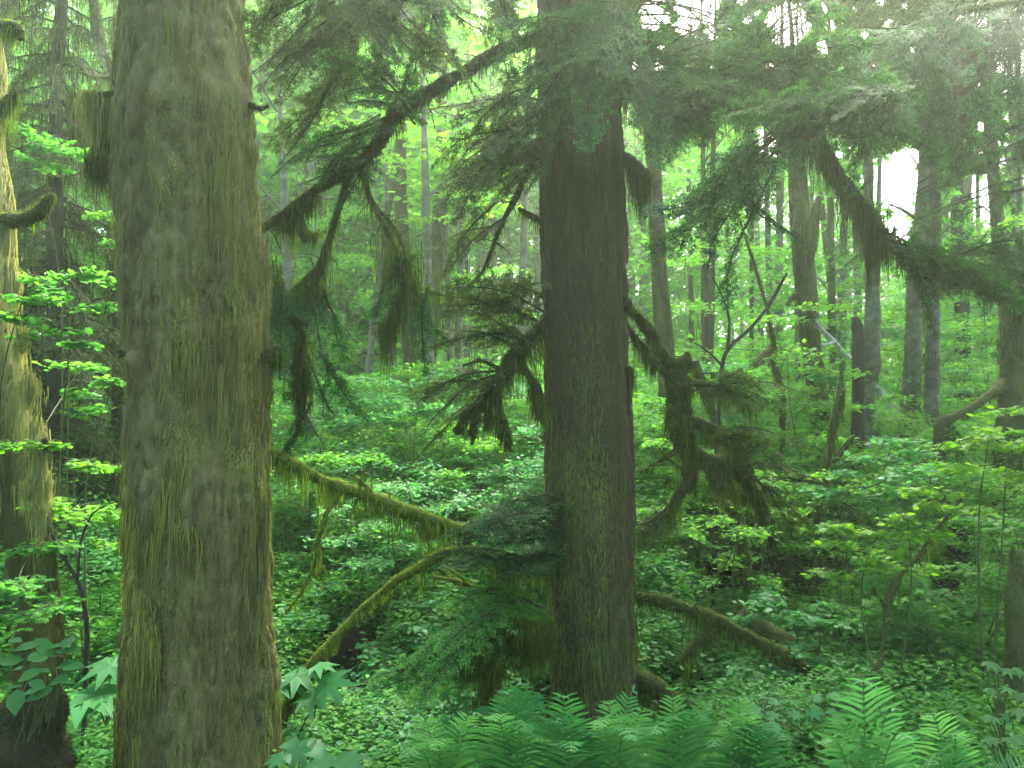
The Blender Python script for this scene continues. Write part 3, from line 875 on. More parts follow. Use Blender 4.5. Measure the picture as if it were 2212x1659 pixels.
# right side: broken mossy stubs and the dark hanging limb
limb(hem, [(1325, 655, 5.0, 36), (1345, 655, 4.92, 46), (1358, 657, 4.88, 40)], 'branch_stub', dens=11000, fuzz=.012, hang=.06, seed=38, tint=(.0, .25))
limb(hem, [(1335, 810, 5.0, 36), (1356, 800, 4.92, 34), (1362, 795, 4.9, 22)], 'branch_stub', dens=11000, fuzz=.012, hang=.16, seed=39, tint=(.1, .5), curtains=[([(1345, 800, 4.9), (1368, 800, 4.9)], 240, .16, .01)])
limb(hem, [(1330, 640, 5.1, 18), (1365, 672, 5.1, 16), (1400, 712, 5.1, 26), (1425, 760, 5.12, 18), (1452, 792, 5.15, 34), (1466, 830, 5.15, 52), (1468, 880, 5.15, 52), (1476, 930, 5.15, 46), (1488, 975, 5.15, 44), (1525, 998, 5.15, 40), (1580, 1004, 5.18, 32), (1615, 1040, 5.22, 28), (1640, 1085, 5.28, 22), (1655, 1130, 5.3, 14)],
     dens=12000, fuzz=.016, hang=.10, seed=40, shrink=1.0, tint=(.05, .7), clump=7, nmat='dull_needles',
     subs=[[(1460, 815, 5.15, 44), (1478, 785, 5.15, 36), (1486, 762, 5.15, 12)], [(1345, 690, 5.1, 12), (1385, 750, 5.1, 18), (1430, 800, 5.13, 18), (1460, 825, 5.15, 18)], [(1480, 905, 5.15, 26), (1530, 922, 5.1, 24), (1570, 945, 5.1, 22), (1610, 990, 5.12, 16), (1625, 1020, 5.15, 8)],
           [(1490, 975, 5.15, 26), (1492, 1030, 5.13, 30), (1465, 1070, 5.12, 20), (1440, 1110, 5.12, 8)], [(1540, 1000, 5.15, 22), (1545, 1030, 5.14, 26), (1565, 1060, 5.13, 14)], [(1480, 825, 5.15, 16), (1540, 835, 5.1, 12), (1600, 850, 5.05, 10), (1650, 880, 5.0, 5)], [(1405, 715, 5.1, 26), (1412, 735, 5.1, 16)]],
     curtains=[([(1385, 755, 5.1), (1430, 805, 5.13)], 260, .10, .012), ([(1450, 850, 5.14), (1446, 960, 5.14)], 420, .14, .02), ([(1480, 1000, 5.14), (1500, 1050, 5.13)], 360, .12, .018), ([(1520, 930, 5.1), (1610, 1000, 5.1)], 360, .12, .016), ([(1540, 1010, 5.15), (1640, 1100, 5.25)], 420, .13, .018), ([(1510, 835, 5.1), (1640, 880, 5.0)], 360, .11, .02)],
     boughs=[([(1500, 830, 5.1), (1560, 835, 4.95), (1630, 850, 4.85), (1690, 890, 4.8)], .22), ([(1560, 940, 5.1), (1620, 960, 5.0), (1690, 1010, 4.9)], .18), ([(1600, 1010, 5.1), (1650, 1050, 5.0), (1700, 1120, 4.95)], .18), ([(1460, 980, 5.15), (1420, 1000, 5.1), (1380, 1010, 5.0)], .1), ([(1440, 1100, 5.1), (1410, 1150, 5.05), (1370, 1180, 5.0)], .14)])

# ------------------------------------------------------------------ boughs of the hemlock across the top
FB = dict(droop=.5)
# sprays that hang in front of the trunk
limb(hem, [(1300, -60, 4.9, 30), (1290, 10, 4.6, 22), (1260, 70, 4.3, 16), (1230, 130, 4.1, 10)], dens=5000, hang=.06, seed=41, tint=(.0, .4),
     boughs=[([(1300, -20, 4.8), (1240, 60, 4.4), (1180, 130, 4.2), (1120, 170, 4.1)], .3, FB), ([(1290, 20, 4.6), (1230, 120, 4.2), (1180, 200, 4.05), (1130, 260, 4.0)], .3, FB), ([(1320, 20, 4.6), (1290, 120, 4.2), (1250, 200, 4.05), (1200, 265, 4.0)], .3, FB),
             ([(1340, 40, 4.6), (1340, 130, 4.3), (1310, 200, 4.1), (1280, 262, 4.0)], .28, FB), ([(1360, 60, 4.6), (1400, 150, 4.3), (1390, 210, 4.1), (1370, 270, 4.0)], .28, FB), ([(1260, 40, 4.5), (1190, 60, 4.3), (1120, 90, 4.2), (1050, 140, 4.1)], .26, FB), ([(1300, 60, 4.5), (1220, 170, 4.2), (1150, 260, 4.1), (1060, 330, 4.0)], .26, FB)])
# long level limb to the right, thick with foliage
limb(hem, [(1310, 215, 5.0, 40), (1380, 205, 4.85, 36), (1470, 195, 4.7, 34), (1580, 190, 4.6, 34), (1680, 195, 4.55, 36), (1738, 225, 4.55, 52), (1755, 290, 4.55, 54), (1790, 350, 4.55, 48), (1830, 412, 4.55, 46), (1880, 472, 4.55, 46), (1920, 522, 4.55, 38), (1990, 568, 4.55, 24), (2100, 615, 4.55, 14), (2230, 685, 4.55, 8)],
     dens=11000, fuzz=.018, hang=.16, seed=42, tint=(.0, .3), clump=6,
     curtains=[([(1690, 215, 4.55), (1760, 300, 4.55)], 1100, .34, .03), ([(1690, 250, 4.5), (1740, 260, 4.5)], 380, .50, .025), ([(1400, 215, 4.8), (1680, 200, 4.55)], 900, .14, .03), ([(1840, 440, 4.55), (1930, 530, 4.55)], 1000, .26, .03), ([(1870, 500, 4.55), (1900, 530, 4.55)], 360, .42, .02), ([(1760, 330, 4.55), (1820, 420, 4.55)], 300, .12, .016), ([(1560, 215, 4.6), (1600, 215, 4.6)], 260, .34, .03)],
     boughs=[([(1340, 200, 4.9), (1420, 140, 4.6), (1500, 100, 4.4), (1600, 80, 4.3)], .34, FB), ([(1400, 200, 4.8), (1460, 190, 4.4), (1540, 200, 4.1), (1620, 230, 3.9)], .32, FB), ([(1450, 195, 4.7), (1560, 150, 4.5), (1660, 120, 4.3), (1780, 110, 4.2)], .34, FB),
             ([(1520, 190, 4.65), (1600, 230, 4.4), (1660, 280, 4.2), (1700, 320, 4.1)], .28, FB), ([(1580, 190, 4.6), (1680, 150, 4.4), (1800, 130, 4.3), (1900, 150, 4.2)], .34, FB), ([(1640, 195, 4.55), (1740, 180, 4.3), (1850, 190, 4.1), (1950, 220, 4.0)], .34, FB),
             ([(1700, 200, 4.55), (1800, 210, 4.4), (1900, 250, 4.3), (2000, 300, 4.2)], .34, FB), ([(1420, 205, 4.8), (1440, 250, 4.5), (1430, 290, 4.3), (1400, 330, 4.2)], .26, FB), ([(1500, 200, 4.7), (1510, 250, 4.5), (1480, 290, 4.3)], .24, FB), ([(1380, 200, 4.85), (1360, 120, 4.6), (1400, 60, 4.4), (1480, 30, 4.3)], .3, FB),
             ([(1620, 190, 4.6), (1640, 110, 4.5), (1700, 60, 4.4), (1780, 40, 4.3)], .32, FB),
             ([(1900, 510, 4.55), (1990, 545, 4.4), (2090, 580, 4.3), (2200, 640, 4.2)], .3, FB), ([(2000, 570, 4.5), (2100, 570, 4.4), (2200, 590, 4.3), (2280, 630, 4.3)], .3, FB), ([(1930, 530, 4.55), (1980, 600, 4.5), (2010, 660, 4.5)], .2, FB), ([(2020, 560, 4.6), (2120, 540, 4.6), (2230, 560, 4.6)], .26, FB)])
# the fresh green spray that hangs across the middle right
limb(hem, [(1960, 170, 4.3, 16), (1880, 215, 4.1, 14), (1780, 260, 3.95, 12), (1700, 300, 3.85, 10)], 'limb', dens=3000, hang=.05, seed=43, tint=(.1, .5), nmat='needles', dup=2,
     boughs=[([(1900, 200, 4.1), (1780, 250, 3.9), (1660, 320, 3.75), (1560, 400, 3.7)], .30, FB), ([(1780, 260, 3.95), (1660, 340, 3.8), (1530, 430, 3.7), (1400, 460, 3.65)], .26, FB), ([(1700, 300, 3.85), (1600, 400, 3.75), (1510, 480, 3.7), (1400, 545, 3.65)], .24, FB), ([(1650, 350, 3.8), (1590, 440, 3.75), (1540, 520, 3.7), (1530, 580, 3.7)], .2, FB),
             ([(1850, 220, 4.0), (1760, 210, 3.8), (1660, 220, 3.7), (1570, 250, 3.65)], .26, FB), ([(1920, 190, 4.1), (1860, 180, 3.9), (1800, 200, 3.8), (1740, 240, 3.75)], .24, FB), ([(1600, 430, 3.8), (1650, 470, 3.8), (1700, 500, 3.8)], .14, FB), ([(1820, 240, 4.0), (1700, 270, 3.8), (1600, 330, 3.7), (1500, 420, 3.6)], .26, FB), ([(1930, 180, 4.2), (1930, 240, 4.0), (1880, 290, 3.9), (1820, 300, 3.85)], .22, FB)])
# boughs over the top left, hanging from the limb above the frame
limb(hem, [(1240, -140, 5.0, 30), (1080, -110, 4.8, 26), (900, -90, 4.6, 24), (770, -50, 4.5, 24), (766, 20, 4.5, 26), (762, 90, 4.5, 24), (757, 150, 4.5, 18), (752, 190, 4.5, 8)], dens=9000, hang=.09, seed=44, tint=(.0, .4),
     curtains=[([(775, 0, 4.5), (755, 170, 4.5)], 420, .10, .016), ([(755, 170, 4.5), (745, 190, 4.5)], 160, .12, .01)], nmat='dull_needles',
     boughs=[([(770, -40, 4.5), (700, 20, 4.3), (630, 80, 4.2), (570, 150, 4.1)], .26), ([(765, 40, 4.5), (700, 90, 4.4), (640, 130, 4.3), (590, 190, 4.25)], .22), ([(760, 110, 4.5), (710, 190, 4.4), (660, 260, 4.3), (600, 320, 4.2)], .22), ([(800, -80, 4.6), (860, 10, 4.4), (900, 60, 4.3), (960, 100, 4.2)], .28),
             ([(920, -90, 4.6), (960, 0, 4.4), (1010, 50, 4.3), (1080, 80, 4.2)], .28), ([(860, -80, 4.6), (850, 30, 4.5), (830, 110, 4.45), (800, 170, 4.4)], .22), ([(1040, -100, 4.8), (1080, 0, 4.6), (1100, 60, 4.5), (1130, 110, 4.4)], .26), ([(720, -70, 4.4), (640, -20, 4.2), (590, 20, 4.1), (545, 70, 4.05)], .24), ([(960, -90, 4.6), (920, 40, 4.5), (900, 130, 4.5), (890, 190, 4.5)], .2), ([(780, -30, 4.5), (800, 60, 4.4), (820, 130, 4.4), (870, 200, 4.4)], .2)])
# the crown above the picture
def high_crown(root, x, y, z0, z1, rmax, n, seed, mat='needles'):
    rng = np.random.default_rng(seed)
    gt, gn = G(), G()
    for k in range(n):
        f = (k + rng.random()) / n
        z = z0 + (z1 - z0) * f
        a = rng.uniform(0, 2 * math.pi)
        L = rmax * (1 - f) ** .8 * rng.uniform(.7, 1.1) + .3
        h = np.array((math.cos(a), math.sin(a), 0))
        b = np.array((x, y, z))
        bough(gt, gn, [b, b + h * L * .4 + (0, 0, .05 * L), b + h * L * .75 - (0, 0, .05 * L), b + h * L - (0, 0, .3 * L)], L * .34, r0=.02, sp=.10, pitch=.022, ln=.05, wd=.016, seed=seed * 7 + k, sub=True)
    c = gn.build('crown', M[mat], root)
    gt.build('twigs', M['limb_bark'], c)


high_crown(hem, *hem.location[:2], 6.0, 12.5, 2.2, 20, 3)
high_crown(spruce, *spruce.location[:2], 6.2, 11.5, 2.2, 16, 4)

# ------------------------------------------------------------------ the hemlock outside the right edge, reaching in
b0 = P(2560, 900, 5.6)
over = thing('hemlock_tree', (b0[0], b0[1], 0), 'dark hemlock limb with drooping foliage reaching in across the upper right corner', 'tree')
g = G()
tube(g, [(b0[0], b0[1], -.2), (b0[0], b0[1], 2), (b0[0], b0[1], 5), (b0[0], b0[1], 9)], [.3, .25, .22, .15], .06, 30, [(.02, 3, 1.2), (.01, 12, 3)], 4)
g.build('trunk', M['dark_bark'], over, smooth=True)
limb(over, [(2560, -60, 5.6, 34), (2380, -25, 5.3, 28), (2230, 2, 5.1, 24), (2120, 16, 5.0, 20), (2050, 26, 4.95, 20), (1990, 48, 4.9, 18), (1930, 68, 4.85, 14), (1880, 75, 4.8, 8)], dens=5000, hang=.05, seed=45, tint=(.0, .3),
     subs=[[(2050, 26, 4.95, 14), (2075, 0, 4.9, 12), (2100, -40, 4.85, 10)]],
     boughs=[([(u0, v0, d0), (u0 - 50 + 30 * (k % 3), v0 + 80, d0 - .3), (u0 - 90 + 60 * (k % 3), v0 + 150, d0 - .5), (u0 - 130 + 90 * (k % 3), v0 + 220 + 50 * (k % 2), d0 - .6)], .30, FB) for k, (u0, v0, d0) in enumerate([(2240, 0, 5.2), (2200, 10, 5.1), (2150, 15, 5.0), (2100, 20, 5.0), (2050, 30, 4.95), (2000, 45, 4.9), (1950, 60, 4.85), (1900, 70, 4.8), (2260, 40, 5.6), (2180, 60, 5.5), (2100, 90, 5.4), (2020, 110, 5.3), (1960, 120, 5.3)])]
     + [([(2300, 150, 5.5), (2220, 170, 5.2), (2130, 200, 5.0), (2040, 260, 4.9)], .32, FB), ([(2300, 230, 5.5), (2230, 250, 5.3), (2150, 300, 5.1), (2080, 360, 5.0)], .3, FB), ([(2200, 100, 5.3), (2080, 180, 5.1), (1980, 270, 5.0), (1930, 330, 5.0)], .3, FB), ([(2120, 150, 5.2), (2050, 250, 5.1), (2010, 330, 5.0)], .26, FB),
        ([(2300, 60, 5.8), (2250, 130, 5.7), (2200, 200, 5.6), (2180, 260, 5.6)], .3, FB)])

limb(over, [(2560, -330, 5.6, 40), (2300, -200, 5.8, 34), (2050, -130, 6.0, 30), (1800, -100, 6.1, 24), (1560, -90, 6.2, 18), (1400, -80, 6.3, 10)], dens=4000, hang=.05, seed=46, tint=(.0, .4), nmat='dull_needles',
     boughs=[([(u0, -100, 6.1), (u0 - 20 + 40 * (k % 2), -30, 5.9 + .3 * (k % 3)), (u0 - 60 + 60 * (k % 3), 40, 5.8 + .4 * (k % 3)), (u0 - 100 + 100 * (k % 3), 105 + 22 * (k % 3), 5.7 + .4 * (k % 3))], .40, FB) for k, u0 in enumerate(range(1430, 2260, 62))])
# another hemlock further back, its crown closing the corner
def back_hemlock(label, u, d, zs, n, rmax, seed, a0, a1, mat='needles'):
    x = P(u, 900, d)[0]
    root = thing('hemlock_tree', (x, d, 0), label, 'tree')
    g = G()
    tube(g, [(x, d, -.2), (x, d, 3), (x, d, 7), (x, d, 11)], [.2, .17, .13, .03], .08, 22, [(.02, 4, 1.5)], seed)
    g.build('trunk', M['dark_bark'], root, smooth=True)
    rng = np.random.default_rng(seed)
    gt, gn = G(), G()
    for k in range(n):
        z = zs[0] + (zs[1] - zs[0]) * (k + rng.random()) / n
        a = rng.uniform(a0, a1)
        L = rmax * rng.uniform(.45, 1.05)
        h = np.array((math.cos(a), math.sin(a), 0))
        b = np.array((x, d, z))
        q = [b, b + h * L * .4 + (0, 0, .02 * L), b + h * L * .75 - (0, 0, .10 * L), b + h * L - (0, 0, .28 * L)]
        if project(q[-1])[0] < 1990 and abs(project(q[-1])[1] - 400) < 110:
            continue
        bough(gt, gn, q, L * .28, r0=.014, sp=.05, pitch=.008, ln=.028, wd=.007, droop=.8, seed=seed * 7 + k)
    c = gn.build('crown', M[mat], root)
    gt.build('twigs', M['limb_bark'], c)


back_hemlock('hemlock standing past the right edge behind, its hazy boughs closing the upper right corner', 2420, 7.6, (4.3, 7.2), 60, 2.7, 81, R(130), R(230))
back_hemlock('hemlock high behind the level limb, hazy boughs fanned out under the sky gaps', 1288, 8.0, (5.4, 8.0), 50, 2.5, 82, R(-50), R(60), 'dull_needles')

# ------------------------------------------------------------------ things at the left edge
lb = P(10, 900, 4.6)
gold = thing('maple_tree', (lb[0], lb[1], 0), 'old maple at the left edge, golden moss hanging down its trunk, upturned stubs', 'tree')
g = G()
p, r = uvd([(-60, -500, 4.6, 80), (-48, -60, 4.6, 88), (-40, 80, 4.6, 94), (-36, 220, 4.6, 96), (-36, 400, 4.6, 110), (-36, 520, 4.6, 120), (-30, 650, 4.6, 128), (-6, 760, 4.6, 108), (22, 880, 4.6, 92), (44, 980, 4.6, 80), (60, 1080, 4.6, 76), (74, 1250, 4.6, 84), (80, 1440, 4.6, 96)])
s_gold = tube(g, p, r * .93, .03, 60, [(.06, 3.5, 2.2), (.03, 9, 3)], 51)
gt_ = g.build('trunk', M['mossy_bark'], gold, smooth=True)


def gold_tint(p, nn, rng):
    return np.clip(.15 - .45 * np.clip(1.9 - p[:, 2], 0, 1) + .8 * np.clip(nn[:, 0] * 1.2, 0, 1) + .3 * vnoise(p * np.array((8, 8, 2)), 5) + rng.normal(0, .1, len(p)), 0, 1)  # right-facing moss tinted brighter, its lit edge put into the colour


g = G()
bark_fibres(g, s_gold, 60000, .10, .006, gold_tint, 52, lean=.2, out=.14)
for k, (top, n, ln, sp) in enumerate([([(5, 470, 4.5), (22, 480, 4.5)], 300, .45, .016), ([(20, 560, 4.5), (35, 600, 4.5)], 320, .4, .02), ([(40, 700, 4.45), (52, 760, 4.45)], 360, .4, .02), ([(55, 800, 4.45), (80, 850, 4.45)], 320, .35, .02), ([(75, 900, 4.45), (92, 960, 4.45)], 320, .35, .02), ([(85, 1010, 4.45), (105, 1050, 4.45)], 320, .4, .02), ([(50, 1040, 4.4), (100, 1100, 4.4)], 400, .3, .02)]):
    curtain(g, [P(*t) for t in top], n, ln, sp, .006, 53 + k, (.5, 1))
g.build('moss', M['gold_moss'], gt_)
for k, pts in enumerate([[(-20, 60, 4.6, 50), (10, 58, 4.5, 46), (38, 66, 4.45, 44), (46, 85, 4.45, 26)], [(-20, 235, 4.6, 46), (8, 232, 4.5, 40), (24, 215, 4.45, 30), (32, 200, 4.45, 14)], [(-40, 470, 4.6, 40), (10, 474, 4.5, 38), (50, 474, 4.42, 40), (85, 458, 4.4, 38), (108, 430, 4.4, 24), (114, 418, 4.4, 8)]]):
    limb(gold, pts, 'branch_stub', dens=11000, fuzz=.014, hang=.10, seed=56 + k, mossmat='limb_moss', tint=(.15, .9), curtains=[([pts[1][:3], pts[-2][:3]], 260, .09, .014)])
limb(gold, [(40, 1000, 4.6, 20), (70, 985, 4.5, 26), (95, 960, 4.42, 30), (98, 945, 4.42, 14)], 'branch_stub', dens=9000, hang=.1, seed=59, mossmat='gold_moss')

sb = P(78, 1600, 3.5)
stump = thing('rotten_stump', (sb[0] - .1, sb[1], 0), 'rotten stump, black to deepen the shade of the bottom corner, under broad green leaves', 'stump')
g, gm = G(), G()
s_ = tube(g, [(sb[0] - .1, sb[1], -.2), (sb[0] - .1, sb[1], .2), (sb[0] - .08, sb[1], .50), (sb[0] - .02, sb[1] + .02, .66), (sb[0] - .04, sb[1], .84)], [.36, .29, .25, .15, .03], .03, 44, [(.05, 5, 2), (.02, 16, 6)], 61)  # stump widened and kept near black to stand in for deep shade
moss(gm, s_, 9000, .02, .06, .005, 611, tint=(.0, .3))
o = g.build('wood', M['rotten_wood'], stump)
gm.build('moss', M['limb_moss'], o)
sb = P(745, 1440, 5.8)
st2 = thing('rotten_stump', (sb[0], sb[1], 0), 'low black hollow stump in the leaves beyond the drooping mossy limb', 'stump')
g = G()
tube(g, [(sb[0], sb[1], -.2), (sb[0], sb[1], .2), (sb[0] + .03, sb[1], .42)], [.26, .2, .15], .03, 40, [(.05, 6, 3), (.02, 18, 8)], 62)
g.build('wood', M['rotten_wood'], st2)
sb = P(2065, 1170, 7.2)
st3 = thing('rotten_stump', (sb[0], sb[1], 0), 'dark broken stump among the bright maple leaves, black side towards us', 'stump')
g = G()
tube(g, [(sb[0], sb[1], -.2), (sb[0], sb[1], .5), (sb[0] - .02, sb[1], .98)], [.2, .16, .14], .03, 40, [(.05, 6, 3), (.02, 18, 8)], 63)
g.build('wood', M['rotten_wood'], st3)
pb = P(2195, 1480, 4.6)
post = thing('broken_trunk', (pb[0], pb[1], 0), 'short broken mossy trunk standing like a post by the edge of the ferns', 'dead tree')
g, gm = G(), G()
p, r = uvd([(2190, 1640, 4.6, 60), (2188, 1500, 4.6, 38), (2195, 1380, 4.6, 34), (2194, 1290, 4.6, 40), (2198, 1230, 4.6, 34), (2190, 1200, 4.6, 16), (2187, 1180, 4.6, 4)])
s_ = tube(g, p, r, .025, 26, [(.012, 8, 3)], 64)
moss(gm, s_, 14000, .014, .05, .004, 65, tint=(.1, .7))
tube(g, [P(2203, 1240, 4.6), P(2206, 1205, 4.6), P(2208, 1188, 4.6)], [.03, .018, .003], .02, 10, [(.01, 20, 10)], 66)
t_ = g.build('trunk', M['mossy_bark'], post, smooth=True)
gm.build('moss', M['limb_moss'], t_)

# ------------------------------------------------------------------ standing trees of the wood behind
def wood_tree(name, label, path, bark='mossy_bark', mossy=0, seed=0, limbs=(), crown=None, mossmat='limb_moss', cat='tree', bump=.012, group=None, top=True, hang=.12, mtint=(.1, .7), base_z=None):
    """trunk from traced points (u, v, d, width); carried down to the ground and up into a crown"""
    p, r = uvd(path)
    r = r * .84
    b = p[-1].copy()
    gz = float(ground_z(b[0], b[1])) - .2
    if b[2] > gz + .15:
        k = np.clip((p[-1] - p[-2]) / max(1e-6, abs(p[-1][2] - p[-2][2])), -.25, .25)
        b2 = np.array((b[0] + k[0] * (b[2] - gz) * .5, b[1], gz))
        p, r = np.vstack([p, b2]), np.append(r, r[-1] * 1.25)
    root = thing(name, (p[-1][0], p[-1][1], gz + .2), label, cat, group)
    g, gm = G(), G()
    step = max(.04, r.mean() * .5)
    s = tube(g, p, r, step, 20, [(min(bump, r.mean() * .2), 7, 2.5), (min(bump * .5, r.mean() * .1), 25, 8)], seed)
    if mossy:
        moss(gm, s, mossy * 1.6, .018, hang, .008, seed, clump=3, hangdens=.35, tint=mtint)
    for k, l in enumerate(limbs):
        q, rr_ = uvd(l)
        rr_ = rr_ * .84
        s2 = tube(g, q, rr_, step, 9, [(rr_.mean() * .15, 20, 20)], seed + k + 1)
        if mossy:
            moss(gm, s2, mossy * 1.6, .016, hang, .008, seed + k, clump=3, hangdens=.5, tint=mtint)
    t = g.build('trunk', M[bark], root, smooth=True)
    if not gm.empty():
        gm.build('moss', M[mossmat], t)
    if crown:
        rng = np.random.default_rng(seed + 5)
        gl, gb = G(), G()
        for (cu, cv, cd, rad, n, size, tint, sh) in crown:
            c = P(cu, cv, cd)
            for _ in range(max(1, n // 45)):
                o = rng.normal(0, .45, 3) * rad * np.array((1, 1, .55))
                leaf_layer(gl, c + o, rad * rng.uniform(.25, .5), 45, size, rng, sh, tint + rng.normal(0, .08), .18, .4, .12)
        gl.build('crown', M['leaf_far'], root)
    return root


